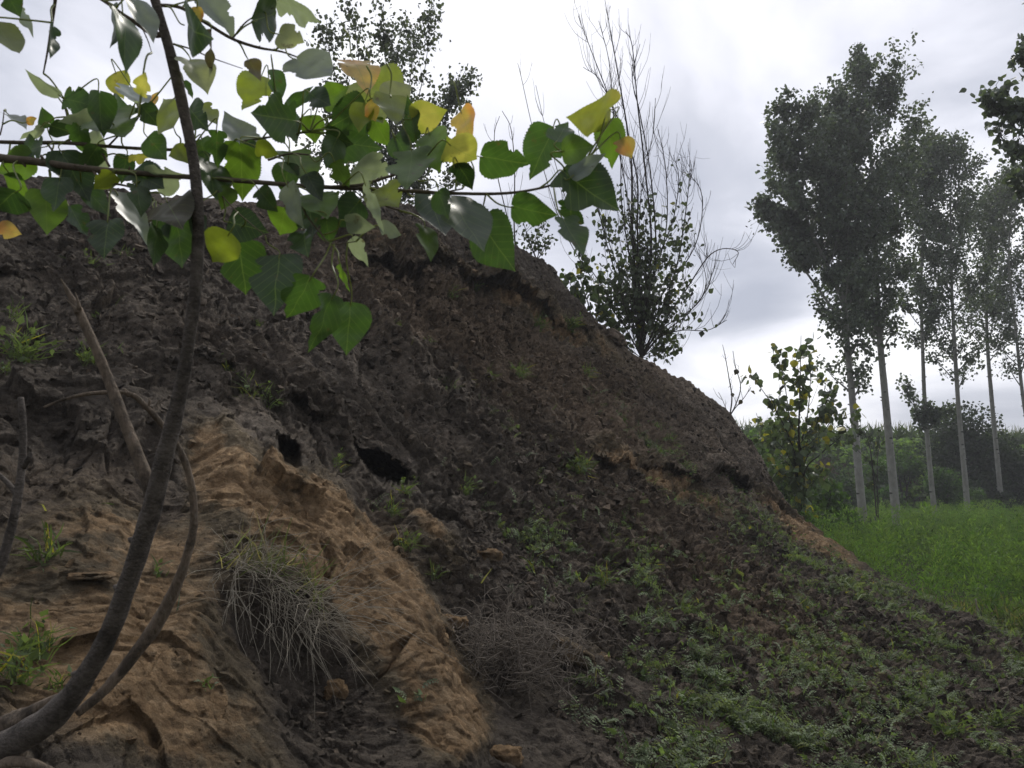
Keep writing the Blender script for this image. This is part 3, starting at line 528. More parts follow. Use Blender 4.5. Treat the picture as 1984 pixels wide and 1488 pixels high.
stems_tree('shrub', 'small leafy shrub at the left foot of the half dead tree on the crest', 'shrub', 1150, 630, 11.6,
  [([(1130, 590), (1110, 560), (1095, 530)],), ([(1140, 590), (1125, 540), (1130, 500)],), ([(1120, 600), (1095, 575), (1080, 560)],), ([(1160, 600), (1160, 560), (1165, 520)],), ([(1170, 610), (1185, 580), (1195, 540)],)], 330, .115, (.055, .085, .03), r0=.012, twig_len=.3, seed=35, yellow=.08, leaf_range=(0, 1))
stems_tree('shrub', 'fine-leaved sprig growing on the crest beyond the tip of the near leaves', 'shrub', 1040, 505, 10.6,
  [([(1030, 480), (1020, 450), (1012, 425)],), ([(1045, 480), (1040, 450), (1060, 430)],), ([(1035, 490), (1025, 470), (1010, 455)],), ([(1050, 490), (1062, 470), (1070, 460)],)], 240, .05, (.05, .07, .035), r0=.008, twig_len=.22, seed=36, leaf_range=(0, 1))
stems_tree('dead_sapling', 'thin bare sapling standing alone on the crest left of the half dead tree', 'dead sapling', 1000, 500, 10.6,
  [([(996, 430), (997, 330), (990, 250), (973, 215)], .012, 7), ([(985, 430), (962, 330), (958, 260), (968, 225)], .009, 6)], 0, .05, (0, 0, 0), twig_len=.45, seed=37, curl=.8)
stems_tree('dead_sapling', 'bare forked twigs on the bank edge above the corn field', 'dead sapling', 1414, 806, 12.3,
  [([(1418, 770), (1412, 730), (1405, 690), (1400, 668)], .012, 5), ([(1425, 785), (1435, 750), (1425, 710), (1420, 680)], .010, 5), ([(1408, 795), (1400, 775), (1392, 760)], .006, 2), ([(1425, 790), (1442, 770), (1455, 750)], .008, 4)], 8, .09, (.07, .06, .04), twig_len=.3, seed=38, curl=.5)
# pale weathered stump at the tree's foot
def rock(name, px, py, size, mat, label, cat, d=None, seed=0, flat=.6, elong=1.4, attrs=(.3, .2), yaw=0.):
    rs = np.random.default_rng(seed); n = 44; th, ph = np.meshgrid(np.linspace(0, 2*math.pi, n, endpoint=False), np.linspace(.02, math.pi-.02, n//2)); D = np.stack([np.cos(th)*np.sin(ph), np.sin(th)*np.sin(ph), np.cos(ph)], -1)
    q = np.sign(D)*np.abs(D)**.7; c, iv, ii_ = worley(D*1.4+seed, seed); fa, fe = facets(D*1.7+seed, seed); r = 1+.22*fbm(D*2.2+seed, 4, seed, .6)-.15*c+.30*fa; Pq = q*r[..., None]*np.array([elong, 1, flat])*size; ca, sa = math.cos(yaw), math.sin(yaw)
    Pq = np.stack([Pq[..., 0]*ca-Pq[..., 2]*sa, Pq[..., 1], Pq[..., 0]*sa+Pq[..., 2]*ca], -1); base = surf(px, py) if d is None else at(px, py, d); V = Pq.reshape(-1, 3)+base+np.array([0, -size*.2, size*flat*.3])
    i = (np.arange(n//2-1)[:, None]*n+np.arange(n)[None]); j = (np.arange(n//2-1)[:, None]*n+(np.arange(n)[None]+1) % n)
    o = mk(name, V, np.stack([i, j, j+n, i+n], -1).reshape(-1, 4), mat, attrs={'tan': np.full(len(V), attrs[0]), 'red': np.full(len(V), attrs[1])}, smooth=True); return tag(o, label, cat)
rock('boulder', 1190, 658, .12, M['deadwood'], 'pale weathered block of stone lying on the crest below the half dead tree', 'stone', d=11.0, seed=4, elong=1.4, flat=.75, yaw=-.6)
rock('clod', 655, 1335, .040, M['soil'], 'round pale clod of earth below the dry grass tuft', 'clod', seed=5, elong=1.05, flat=.95, attrs=(1.3, 0))
rock('clod', 180, 1122, .055, M['soil'], 'flat pale slab of earth on the tan slope left of the bare stem', 'clod', seed=6, flat=.22, attrs=(1.1, .2))
rock('clod', 932, 1092, .065, M['soil'], 'pale clod beside the gully at the foot of the small tan rib', 'clod', seed=7, flat=.6, attrs=(1.1, .2))
rock('clod', 870, 1222, .05, M['soil'], 'pale chip of earth at the upper left of the brushwood', 'clod', seed=8, flat=.7, attrs=(1.2, .0))
rock('clod', 1110, 1275, .09, M['soil'], 'brown block of earth right of the brushwood heap', 'clod', seed=9, flat=.6, attrs=(.8, .5), yaw=-.5)
rock('clod', 975, 1470, .05, M['soil'], 'tan clod at the bottom edge below the brushwood', 'clod', seed=10, flat=.7, attrs=(1.2, .3))
# ---------------------------------------------------------------- sapling beside the bank foot
stems_tree('poplar_sapling', 'broad-leaved young poplar with yellowing leaves growing past the foot of the bank', 'tree', 1550, 1010, 13.5,
  [([(1556, 920), (1548, 850), (1550, 760), (1552, 650)], .030, 16), ([(1545, 920), (1530, 850), (1500, 790), (1462, 735)], .018, 14), ([(1550, 900), (1575, 840), (1600, 780), (1612, 745)], .018, 14), ([(1550, 890), (1530, 810), (1520, 740), (1510, 700)], .014, 12), ([(1552, 890), (1565, 800), (1570, 740), (1568, 690)], .014, 12),
   ([(1545, 940), (1510, 880), (1480, 840), (1465, 800)], .014, 12), ([(1556, 930), (1590, 880), (1625, 850), (1640, 830)], .014, 12), ([(1555, 950), (1600, 920), (1640, 900)], .012, 8), ([(1545, 950), (1515, 920), (1490, 900)], .01, 8), ([(1550, 960), (1580, 930), (1610, 935)], .01, 8), ([(1545, 930), (1500, 850), (1475, 860)], .01, 9), ([(1550, 930), (1600, 830), (1635, 800)], .012, 10), ([(1550, 940), (1530, 870), (1500, 830)], .012, 10)],
  1200, .13, (.095, .135, .07), twig_len=.55, seed=41, curl=.4, yellow=.16, base_z=0., leaf_range=(0, 1), clump=.05)
stems_tree('poplar_sapling', 'dark leafy sprout growing at the foot of the first tall poplar', 'tree', 1700, 1010, 20,
  [([(1690, 900), (1680, 850), (1665, 830)], .02, 8), ([(1700, 900), (1705, 860), (1700, 830)], .015, 8), ([(1695, 920), (1660, 870), (1640, 840)], .012, 7)], 110, .15, (.045, .065, .03), twig_len=.6, seed=42, base_z=0., leaf_range=(0, 1), yellow=.05)
# ---------------------------------------------------------------- far terrace, bushes, corn
nx, ny = 160, 60; X, Y = np.meshgrid(np.linspace(8, 70, nx), np.linspace(33.5, 120, ny)); 
foot = 35+.0*X+fbm(np.stack([X*.25, X*0, X*0], -1), 2, 12)*.8
hh = sstep(Y, foot, foot+5.5); Z = hh*(3.55-.028*(X-12))+fbm(np.stack([X*.5, Y*.5, X*0], -1), 3, 13)*.22*hh-.05
ii = (np.arange(ny-1)[:, None]*nx+np.arange(nx-1)[None]).ravel()
tag(mk('hillside', np.stack([X, Y, Z], -1), np.stack([ii, ii+1, ii+nx+1, ii+nx], 1), M['soil'], smooth=True, base=np.zeros(3), attrs={'tan': np.full(nx*ny, .8), 'red': np.full(nx*ny, .6)}), kind='structure')
rs = np.random.default_rng(60)
def terr(x, y): 
    ft = 35; return sstep(y, ft, ft+5.5)*(3.55-.028*(x-12))
# vines covering the terrace face
lv = Leaves(); n = 60000; x = rs.uniform(9, 45, n); y = 34.4+rs.random(n)**.8*7.5; g = fbm(np.stack([x*.6, y*.6, x*0], -1), 3, 61)
bare = np.exp(-(((x-15.6)/1.3)**2))*(y < 36.2); keep = (bare < .35) & (g > -.35); x, y, g = x[keep], y[keep], g[keep]; n = len(x); z = terr(x, y)+np.abs(g)*.7+rs.random(n)*.3
c = leafcols(rs, n, (.115, .185, .055), .3); c *= (1+g[:, None]*.7)
lv.add(np.stack([x, y, z], 1), rs.normal(size=(n, 3))*np.array([1, .5, .5])+np.array([0, -.4, -.3]), rs.uniform(.12, .24, n), c, rs=rs, tmpl=(LT2, LF2))
tag(lv.build('vine_cover', M['herb']), 'tangled green vines and weeds covering the terrace face behind the poplars', 'vines', kind='stuff')
def bush(label, px, d, zc, rx, rz, n, size, col, seed, lumps=7, group='bushes at the foot of the terrace', cat='bush', tmpl=(LT2, LF2), up=0.):
    rs = np.random.default_rng(seed); c = at(px, 940, d); c[2] = 0; t = thing('bush', c, label, cat, group); P = []; br = Tubes()
    for k in range(lumps):
        o = rs.normal(size=3)*np.array([rx*.45, rx*.35, rz*.3]); r = rs.uniform(.4, .65)*rx; m = n//lumps; dd_ = unit(rs.normal(size=(m, 3)))*(rs.random((m, 1))**.4); P.append(c+np.array([0, 0, zc])+o+dd_*np.array([r, r, r*rz/rx]))
        cc = c+np.array([0, 0, zc])+o; br.add(np.array([c, c*.5+cc*.5+rs.normal(size=3)*.08, cc, cc+np.array([0, 0, r*.6])]), [.05, .035, .02, .006], 5)
    P = np.vstack(P); P[:, 2] = np.maximum(P[:, 2], .02); m = len(P); g = fbm(P*2.2, 2, seed); lv = Leaves()
    lv.add(P, rs.normal(size=(m, 3))+np.array([0, 0, up]), size*rs.uniform(.6, 1.3, m), leafcols(rs, m, col, .25)*(1+.5*g[:, None]), rs=rs, tmpl=tmpl); lv.build('foliage', M['herb'], t); br.build('stems', M['dark_bark'], t)
bush('large dark rounded tree-like bush behind the fourth and fifth poplars', 1880, 36, 3.0, 2.1, 2.6, 11000, .14, (.024, .040, .018), 70, 10)
bush('dark bush at the right edge behind the last poplar', 1990, 36, 1.8, 1.9, 1.8, 6000, .14, (.026, .044, .018), 71)
bush('feathery green bush left of the fourth poplar trunk', 1835, 32, 1.3, 1.0, 1.3, 5000, .11, (.050, .10, .028), 72, up=.8)
bush('feathery dark green bush between the first two poplar trunks', 1697, 33, 1.0, .9, 1.0, 3600, .11, (.040, .085, .024), 73, up=.8)
bush('dark bush left of the first poplar trunk', 1618, 33, 1.1, 1.1, 1.1, 4200, .12, (.028, .055, .018), 74)
bush('dark sumac-like bush low between the third and fourth poplars', 1905, 33, 1.1, 1.3, 1.1, 4200, .13, (.022, .040, .016), 75)
bush('bright leafy bush right beside the bank edge', 1512, 17, 1.2, .85, 1.1, 3200, .11, (.060, .11, .025), 76)
bush('low green bush at the base of the young yellowing poplar', 1590, 19, .7, .8, .8, 2800, .10, (.05, .10, .022), 77)
bush('pale green bush high on the terrace edge beside the bank', 1480, 30, 2.4, 1.5, 1.3, 4200, .14, (.065, .12, .03), 78)
bush('small bush on the terrace slope behind the second poplar', 1745, 36, 2.2, 1.4, 1.0, 3400, .13, (.055, .11, .028), 79)
# corn on the terrace
lv = Leaves(); n = 2600; x = rs.uniform(10, 62, n); y = 41+rs.random(n)**1.5*22; z0 = 3.5-.028*(x-12); B = np.stack([x, y, z0], 1)
for k in range(11):
    a = rs.uniform(0, 6.28, n); hgt = rs.uniform(.2, 1.0, n); top = k > 8
    if top: hgt = np.full(n, 1.15); Td = np.stack([np.cos(a)*.25, np.sin(a)*.25, np.ones(n)], 1); s = .5; wd = .06; cl = (.12, .13, .07)
    else: Td = np.stack([np.cos(a)*.8, np.sin(a)*.8, rs.uniform(.3, 1.0, n)], 1); s = .7; wd = .16; cl = (.060, .095, .038)
    lv.add(B+np.stack([x*0, x*0, hgt], 1), Td, s*rs.uniform(.7, 1.2, n), leafcols(rs, n, cl, .25), rs=rs, tmpl=(BT, BF), width=wd)
tag(lv.build('corn', M['herb']), 'rows of tall green corn on the terrace behind the poplars', 'corn', kind='stuff')
# power line far behind
tb = Tubes()
for hz in (0, .35):
    xx = np.linspace(10, 90, 20); tb.add(np.stack([xx, 70+xx*0, 5.6+hz+((xx-50)/40)**2*.8], 1), .02, 4)
tag(tb.build('power_line', M['dark_bark']), 'thin overhead wires far behind the dark rounded bush', 'power line')
# ---------------------------------------------------------------- feathery green weeds of the field
rs = np.random.default_rng(80); LV = Leaves(); n = 4200
y = 8.3+rs.random(n)**.85*26; x = rs.uniform(3.0, 30, n); x = np.where(x > y*.75+2, rs.random(n)*y*.72+2, x)
bx = np.interp(y, [8, 9, 10, 11, 12, 14, 35], [5.6, 4.9, 4.3, 4.3, 4.3, 4.6, 10])+rs.normal(size=n)*.25; keep = (x > bx)
g = fbm(np.stack([x*.45, y*.45, x*0], -1), 3, 82); g2 = noise(np.stack([x*1.3, y*1.3, x*0], -1), 83); keep &= (g > -.5) & (g2 > -.62); x, y, g = x[keep], y[keep], g[keep]; n = len(x)
near = sstep(y-.25*(x-5), 7.6, 10.0); hgt = (.45+.36*near-.16*sstep(y, 16, 27))*(1+.6*g+.2*g2[keep])*rs.uniform(.6, 1.25, n); wdt = rs.uniform(.22, .42, n); hue = rs.random((n, 1))
hc = np.array([.085, .172, .036])*(1-hue)+np.array([.150, .225, .060])*hue
for k in range(120):
    u = rs.random(n)**.75; a = rs.uniform(0, 6.28, n); r = rs.random(n)**.5*wdt*(1.12-u)**.8*(.6+.5*hgt)
    P = np.stack([x+np.cos(a)*r+.06*u*hgt, y+np.sin(a)*r, u*hgt+r*.25], 1); Td = np.stack([np.cos(a)*.7, np.sin(a)*.7, .8+0*a], 1)+rs.normal(size=(n, 3))*.45
    c = hc*(1+rs.normal(size=(n, 1))*.22)*(1+g[:, None]*.35); LV.add(P, Td, rs.uniform(.03, .085, n), np.clip(c, .01, 1), rs=rs, tmpl=(LT2, LF2), width=.32)
# scattered broad weeds and dry stems along the ragged margin
m = 420; yy = rs.uniform(7.6, 12, m); xx = np.interp(yy, [7.6, 9, 10, 11, 12], [6.2, 5.0, 4.4, 4.3, 4.3])+rs.normal(size=m)*.35
for k in range(14):
    LV.add(np.stack([xx, yy, rs.random(m)*.25], 1)+rs.normal(size=(m, 3))*.05, rs.normal(size=(m, 3))*.6+np.array([0, 0, .9]), rs.uniform(.05, .16, m), leafcols(rs, m, (.10, .14, .045), .3, .25, (.2, .18, .09)), rs=rs, tmpl=(BT, BF), width=.12)
tag(LV.build('weeds', M['herb']), 'feathery bright green waist-high weeds filling the field below the poplars', 'weeds', kind='stuff')
# pale bent dead twigs at the field edge
tb = Tubes()
for pp in ([(1895, 1215), (1900, 1200), (1893, 1175), (1890, 1160)], [(1905, 1218), (1905, 1200), (1892, 1190)]):
    tb.add(smooth_path(at([p[0] for p in pp], [p[1] for p in pp], 8.6), 5), .008, 5)
tag(tb.build('stick', M['dry']), 'pale bent dry stick at the edge of the green field', 'stick')
# ---------------------------------------------------------------- ground cover, clods on the bank
def scatter(mask, n, rs, lo=0):
    area = dep**2*mask; area = area*(PX > -120)*(PX < 2100); area[-6:] = 0; p = (area/area.sum()).ravel(); idx = rs.choice(p.size, n, p=p); return idx
cov = blobs([(1200, 1430, 200, 70, 8, .7), (1560, 1180, 330, 90, 32, .7), (1120, 1030, 260, 80, 32, .85), (1280, 1200, 220, 70, 32, .5), (1500, 1400, 420, 130, 8, .75), (1850, 1330, 260, 130, 25, .8), (1750, 1180, 220, 45, 30, 1.3), (1560, 1120, 150, 40, 35, .9), (1450, 1020, 110, 28, 32, .7), (1230, 850, 95, 24, 38, 1.1), (1300, 880, 60, 20, 38, .7), (960, 1160, 110, 26, 12, 1.6), (1080, 1070, 100, 34, 28, 1.0), (1180, 1110, 100, 32, 28, .9),
    (1230, 1240, 110, 34, 28, .8), (1250, 1420, 160, 80, 10, .9), (1000, 980, 130, 18, 25, .5), (720, 985, 24, 40, 40, .6), (900, 960, 60, 16, 10, .5), (1060, 635, 50, 22, 40, .3), (720, 1000, 20, 30, 60, .6), (60, 1330, 70, 60, 0, .7), (1380, 1230, 160, 60, 30, .6), (1110, 930, 40, 20, 30, .5), (1280, 990, 50, 20, 30, .4), (60, 690, 60, 22, 10, .55)])
cov = np.clip(cov, 0, 1.6)*np.clip(.45+dep*.11, .5, 1.3)*np.clip(.55+fbm(PB*1.1, 2, 95)*1.3, .1, 1.4)*np.clip(.25+fbm(PB*5.5, 3, 96, .6)*4.5, 0, 2.2)*np.clip(1+noise(coords(PB, 1.5, .3, 1), 98)*1.2, .1, 2); cov[cov < .06] = 0
rs = np.random.default_rng(90); n = 9800; idx = scatter(cov*np.clip(3.6/dep, .35, 1.3), n, rs)
P0 = PB.reshape(-1, 3)[idx]; N0 = NB.reshape(-1, 3)[idx]; a = rs.uniform(0, 6.28, n); tang = np.stack([np.cos(a), np.sin(a), np.sin(a*3)*.22-.12], 1); ax = unit(tang+N0*(.65-np.minimum((tang*N0).sum(1), 0)[:, None]*.6))
ln = rs.uniform(.03, .10, n); side = unit(np.cross(ax, N0+rs.normal(size=(n, 3))*.25)); ccol = leafcols(rs, n, (.130, .165, .095), .38, .06, (.15, .18, .06)); lv = Leaves(); upn = N0+np.array([0, 0, .9])
for k in range(6):
    for s in (-1, 1):
        p = P0+ax*(ln*(k+.7)/6)[:, None]+N0*(.012+ln*.25*math.sin(k/5*2.6))[:, None]; lv.add(p, side*s+ax*.35, ln*.21*(1.15-.1*k)*rs.uniform(.8, 1.3, n), ccol, rs=rs, tmpl=(LT2, LF2), width=.75, Nd=upn)
lv.add(P0, ax+N0*.3, ln*1.0, ccol*.8, rs=rs, tmpl=(BT, BF), width=.035)
# broad little herb leaves and blades between the fronds
idx = scatter(cov, 6500, rs); P1 = PB.reshape(-1, 3)[idx]; N1 = NB.reshape(-1, 3)[idx]; m = len(P1)
lv.add(P1+N1*rs.uniform(.0, .04, (m, 1)), N1+rs.normal(size=(m, 3))*.9, rs.uniform(.015, .05, m), leafcols(rs, m, (.10, .145, .06), .3, .01), rs=rs, tmpl=(LT2, LF2), width=.7)
idx = scatter(cov+.004, 2600, rs); P1 = PB.reshape(-1, 3)[idx]; m = len(P1)
lv.add(P1, rs.normal(size=(m, 3))*.6+np.array([.1, -.2, .8]), rs.uniform(.04, .12, m), leafcols(rs, m, (.085, .14, .04), .3, .15, (.2, .2, .08)), rs=rs, tmpl=(BT, BF), width=.06)
tag(lv.build('creeping_weeds', M['herb']), 'creeping feather-leaved weeds spread over the lower and right slope', 'weeds', kind='stuff')
# loose clods
rs = np.random.default_rng(91); n = 34000; idx = scatter((1-.85*np.clip(tan, 0, 1))*(.10+crumb*sstep(noise(PB*1.7, 97), -.5, .3))*np.clip(4/dep, .4, 1.6), n, rs); P0 = PB.reshape(-1, 3)[idx]
cube = np.array([(-1, -1, -1), (1, -1, -1), (1, 1, -1), (-1, 1, -1), (-1, -1, 1), (1, -1, 1), (1, 1, 1), (-1, 1, 1)], float)*.5; CF = np.array([(0, 3, 2, 1), (4, 5, 6, 7), (0, 1, 5, 4), (1, 2, 6, 5), (2, 3, 7, 6), (3, 0, 4, 7)])
sz = .007+.038*rs.random(n)**4.5; sz *= np.clip(dep.ravel()[idx]/4.5, .4, 1.4); A = unit(rs.normal(size=(n, 3))); B_ = unit(np.cross(A, rs.normal(size=(n, 3)))); C_ = np.cross(A, B_)
loc = cube[None]*(1+rs.normal(size=(n, 8, 1))*.28)*np.array([1.25, .95, .6]); V = P0[:, None]+sz[:, None, None]*(loc[..., 0:1]*A[:, None]+loc[..., 1:2]*B_[:, None]+loc[..., 2:3]*C_[:, None])
tt_ = np.repeat(tan.ravel()[idx], 8); rr_ = np.repeat(red.ravel()[idx]+rs.normal(size=n)*.2, 8)
tag(mk('loose_clods', V, (CF[None]+(np.arange(n)*8)[:, None, None]).reshape(-1, 4), M['soil'], attrs={'tan': tt_, 'red': rr_, 'val': np.repeat(np.clip(rs.normal(size=n)*.35+.12, -.5, 1.3), 8)}), 'loose crumbs and clods of earth strewn over the slope', 'clods', kind='stuff')
# ---------------------------------------------------------------- separate tufts on the slope
def tuft(px, py, rad, n, label, seed, col=(.075, .14, .035), wide=.09, name='grass_tuft', cat='grass tuft', leafy=0, up=.8, group='small green tufts on the bank'):
    rs = np.random.default_rng(seed); b = surf(px, py); nn = surf_n(px, py); lv = Leaves(); P = b+rs.normal(size=(n, 3))*rad*.16
    Td = rs.normal(size=(n, 3))*np.array([.75, .6, .35])+np.array([.1, -.15, up])+nn*.4; ln = rad*rs.uniform(.45, 1.15, n)
    c = leafcols(rs, n, col, .28, .08)
    Tu = unit(Td); mid = P+Tu*(ln*.5)[:, None]; lv.add(P, Tu, ln*.55, c, rs=rs, tmpl=(BT, BF), width=wide); Tt = Tu+np.array([0, -.1, -.55]); lv.add(mid, Tt, ln*.6, c, rs=rs, tmpl=(BT, BF), width=wide*.9)
    if leafy:
        m = leafy; u = rs.random(m); k = rs.integers(0, n, m); lv.add(P[k]+Tu[k]*(ln[k]*u)[:, None], rs.normal(size=(m, 3))+nn, rad*rs.uniform(.14, .3, m), leafcols(rs, m, col, .25), rs=rs, tmpl=(LT2, LF2), width=.8)
    o = lv.build(name, M['herb'], base=b); return tag(o, label, cat, group)
TF = [(90, 1085, .17, 34, 'wide-bladed green grass tuft on the tan slope left of the bare stem', 0, .12),
 (170, 515, .22, 40, 'light green grass tuft high on the dark slope below the near leaves at left', 20, .09), (240, 505, .12, 16, 'short grass tuft right beside the stem under the leaves', 8, .1),
 (40, 690, .26, 70, 'spreading yellow-green weed clump at the left edge of the dark slope', 60, .07), (10, 725, .13, 26, 'small bright weed on the left picture edge below the spreading clump', 20, .08), (170, 705, .18, 34, 'thin fern-like weed beside the broken branch', 40, .05), (20, 635, .15, 18, 'curved pale green weed at the left edge above the spreading clump', 6, .1),
 (190, 610, .07, 10, 'tiny two-leaved seedling above the broken branch', 4, .2), (430, 745, .15, 22, 'bright broad-leaved grass shoot right of the bare stem at mid slope', 6, .13), (475, 780, .19, 20, 'drooping thin grass tuft on the dark ledge', 4, .05), (515, 785, .18, 20, 'grass tuft bending right on the dark ledge above the tan rib', 6, .06), (530, 765, .2, 14, 'sparse bent grass stems at the right end of the dark ledge', 2, .04),
 (500, 620, .12, 20, 'small sprig under the largest hanging leaves', 14, .08), (755, 645, .16, 26, 'small pale tuft right of the lowest hanging leaf', 10, .07), (865, 580, .22, 40, 'small green tuft under the upper scarp', 26, .06), (915, 570, .2, 40, 'green tuft growing close below the upper scarp at its middle', 26, .06),
 (1035, 640, .3, 70, 'bushy green tuft on the brown upper slope', 60, .05), (1100, 640, .32, 70, 'taller green tuft near the crest below the leafy shrub', 60, .05), (1000, 738, .26, 50, 'rounded bright grass tuft at mid slope', 18, .07), (940, 735, .24, 30, 'spreading grass sprigs left of the rounded mid-slope tuft', 10, .06), (1120, 745, .24, 34, 'grass tuft right of the rounded mid-slope tuft', 14, .06), (985, 775, .18, 22, 'small leaning tuft below the rounded mid-slope tuft', 8, .07), (840, 750, .16, 20, 'faint thin tuft on the dark middle slope', 6, .06), (830, 668, .15, 18, 'small weed on the reddish slope right of the hanging leaves', 8, .07), (865, 785, .17, 16, 'low yellowish weed on the dark middle slope', 12, .07), (900, 745, .14, 20, 'small grey-green tuft above the rounded slabs', 6, .06),
 (650, 900, .15, 22, 'thin weed hanging between the two burrows', 26, .06), (780, 965, .17, 30, 'leafy sprig just below the large burrow', 40, .06), (900, 955, .17, 26, 'grass sprigs below and right of the large burrow', 16, .07), (750, 1010, .14, 34, 'narrow green tuft in the cleft of the tan rib', 26, .08), (775, 1080, .16, 44, 'bright green grass tuft at the foot of the small tan rib', 12, .07), (835, 1130, .14, 26, 'upright grass tuft at the left end of the dense green patch', 8, .08),
 (1110, 935, .28, 60, 'dark bushy green clump on the slope below the rounded slabs', 60, .05), (1180, 1090, .2, 44, 'bright grass tuft among the creeping weeds at mid right', 12, .08), (1160, 1140, .18, 44, 'second bright grass tuft just below the mid right one', 12, .08), (1025, 1115, .16, 20, 'curving long-bladed grass in the dark gully', 4, .08), (1250, 1110, .18, 34, 'pale upright tuft right of the bright grass tufts', 18, .06), 
 (300, 1130, .11, 10, 'single slender green shoot right of the bare stem low down', 4, .12), (395, 1335, .08, 8, 'single small seedling on the lower tan slope', 3, .2), (60, 1290, .16, 44, 'ferny grey-green weed beside the stump at lower left', 60, .06), (20, 1340, .18, 44, 'long-bladed green grass above the stump at the left edge', 16, .09), (110, 1350, .12, 20, 'small broad-leaved weed right of the stump', 10, .1),
 (1360, 1440, .18, 40, 'pale grass tuft at the bottom edge right of the brushwood', 16, .06), (1830, 1440, .24, 60, 'leafy green weed clump in the lower right corner', 70, .06), (1930, 1420, .2, 50, 'yellow-green broad-leaved weed in the lower right corner', 60, .08), (1420, 1390, .18, 34, 'upright grass tuft among creeping weeds at bottom centre right', 14, .07), (1310, 1200, .2, 30, 'thin grass tuft on the crumbly soil right of centre', 14, .05)]
for k, (px, py, rad, n, label, lf, wd) in enumerate(TF):
    d = surf(px, py)[1]; tuft(px, py, rad*.72, int(n*1.1), label, 200+k, leafy=lf, wide=wd, col=(.105, .145, .060) if d > 4 else (.085, .120, .048))
# dry grass tuft hanging from the tan bank
def strands(name, label, cat, px, py, n, lengths, dirs, mat, seed, r=.0012, spread=.08, grav=.5, seg=7, k=3, jit=.12):
    rs = np.random.default_rng(seed); b = surf(px, py); tb = Tubes(); nn = surf_n(px, py)
    for i in range(n):
        d = unit(np.array(dirs)+rs.normal(size=3)*np.array([.75, .45, .55])+nn*.3); ln = rs.uniform(*lengths); p = b+rs.normal(size=3)*spread*np.array([1, .5, .7]); q = [p]
        for s in range(seg): d = unit(d+np.array([0, 0, -grav/seg])+rs.normal(size=3)*jit); q.append(q[-1]+d*ln/seg)
        tb.add(np.array(q), np.linspace(r, r*.45, seg+1)*rs.uniform(.7, 1.3), k)
    return tb, b
t0 = surf(470, 1110); t = thing('grass_tuft', t0, 'large dry tuft of grey grass stems hanging over the hollow in the tan bank', 'grass tuft')
tb, b = strands('', '', '', 465, 1105, 110, (.10, .32), (.55, -.35, .10), None, 301, .0014, .045, 1.0, jit=.2)
tb2, _ = strands('', '', '', 540, 1160, 90, (.12, .38), (.75, -.35, -.30), None, 302, .0013, .07, .9, jit=.16)
tb3, _ = strands('', '', '', 450, 1140, 22, (.22, .42), (.05, -.3, -.7), None, 303, .0014, .03, 1.2)
tb4, _ = strands('', '', '', 590, 1190, 70, (.2, .62), (.85, -.25, .12), None, 305, .0012, .07, .7, jit=.09)
tb2.V += tb4.V; tb2.F += [f+tb2.n for f in tb4.F]; tb2.n += tb4.n
for q in (tb2, tb3): tb.V += q.V; tb.F += [f+tb.n for f in q.F]; tb.n += q.n
tb.build('dry_stems', M['dry'], t, smooth=True)
rs = np.random.default_rng(304); lv = Leaves()
for (px, py, n) in ((470, 1100, 40), (520, 1110, 70), (580, 1130, 34), (600, 1170, 24)):
    P = surf(px, py)+rs.normal(size=(n, 3))*.035; Td = rs.normal(size=(n, 3))*.45+np.array([.35, -.3, .55]); lv.add(P, Td, rs.uniform(.08, .2, n), leafcols(rs, n, (.10, .12, .06), .25, .35, (.24, .21, .13)), rs=rs, tmpl=(BT, BF), width=.035)
lv.build('green_blades', M['herb'], t)
# brushwood heap
t0 = surf(1000, 1290); t = thing('brushwood', t0, 'tangled heap of dead grey twigs lodged in the gully', 'brushwood')
tb = Tubes(); rs = np.random.default_rng(310); cc = surf(990, 1260)+np.array([0, -.20, .05])
for i in range(560):
    p = cc+rs.normal(size=3)*np.array([.16, .08, .09]); d = unit(rs.normal(size=3)*np.array([1, .6, .8])+np.array([.2, -.1, .0])); ln = rs.uniform(.06, .32); q = [p-d*ln*.3]
    for s in range(6): d = unit(d+rs.normal(size=3)*.26+np.array([0, 0, -.04])); q.append(q[-1]+d*ln/6)
    tb.add(np.array(q), np.linspace(.0022, .0009, 7)*rs.uniform(.6, 1.4), 3)
    if rs.random() < .5:
        j = rs.integers(2, 5); d2 = unit(d+rs.normal(size=3)*.8); tb.add(np.array([q[j], q[j]+d2*ln*.15, q[j]+d2*ln*.3]), [.0014, .001, .0007], 3)
tb.build('twigs', M['brush'], t)
# ---------------------------------------------------------------- the near shrub: bare stem from a stump
def ptube(tb, pts, k=12, bump=.06, n=8, seed=0):      # pts: (px, py, depth, width px)
    a = np.array(pts, float); P = at(a[:, 0], a[:, 1], a[:, 2]); r = a[:, 3]/2/F*a[:, 2]*(.88 if a[0, 3] > 40 else 1); S = smooth_path(P, n); rr = np.interp(np.linspace(0, 1, len(S)), np.linspace(0, 1, len(r)), r); tb.add(S, rr, k, bump, seed); return S, rr
sb = surf(-60, 1480); shrub = thing('poplar_shrub', sb, 'bare leaning stem rising from a stump at lower left, leaves only at its top', 'shrub')
tb = Tubes(); STEM = [(-150, 1640, 1.62, 66), (-70, 1480, 1.58, 62), (20, 1440, 1.54, 62), (105, 1385, 1.49, 56), (165, 1310, 1.43, 44), (215, 1220, 1.37, 40), (255, 1110, 1.31, 40), (290, 1000, 1.26, 43), (318, 890, 1.21, 38), (345, 780, 1.17, 32), (366, 660, 1.13, 28), (380, 540, 1.10, 27), (384, 430, 1.08, 26), (376, 320, 1.06, 25), (355, 210, 1.04, 25), (332, 110, 1.02, 24), (306, 20, 1.0, 23), (285, -60, .98, 22), (270, -160, .97, 20)]
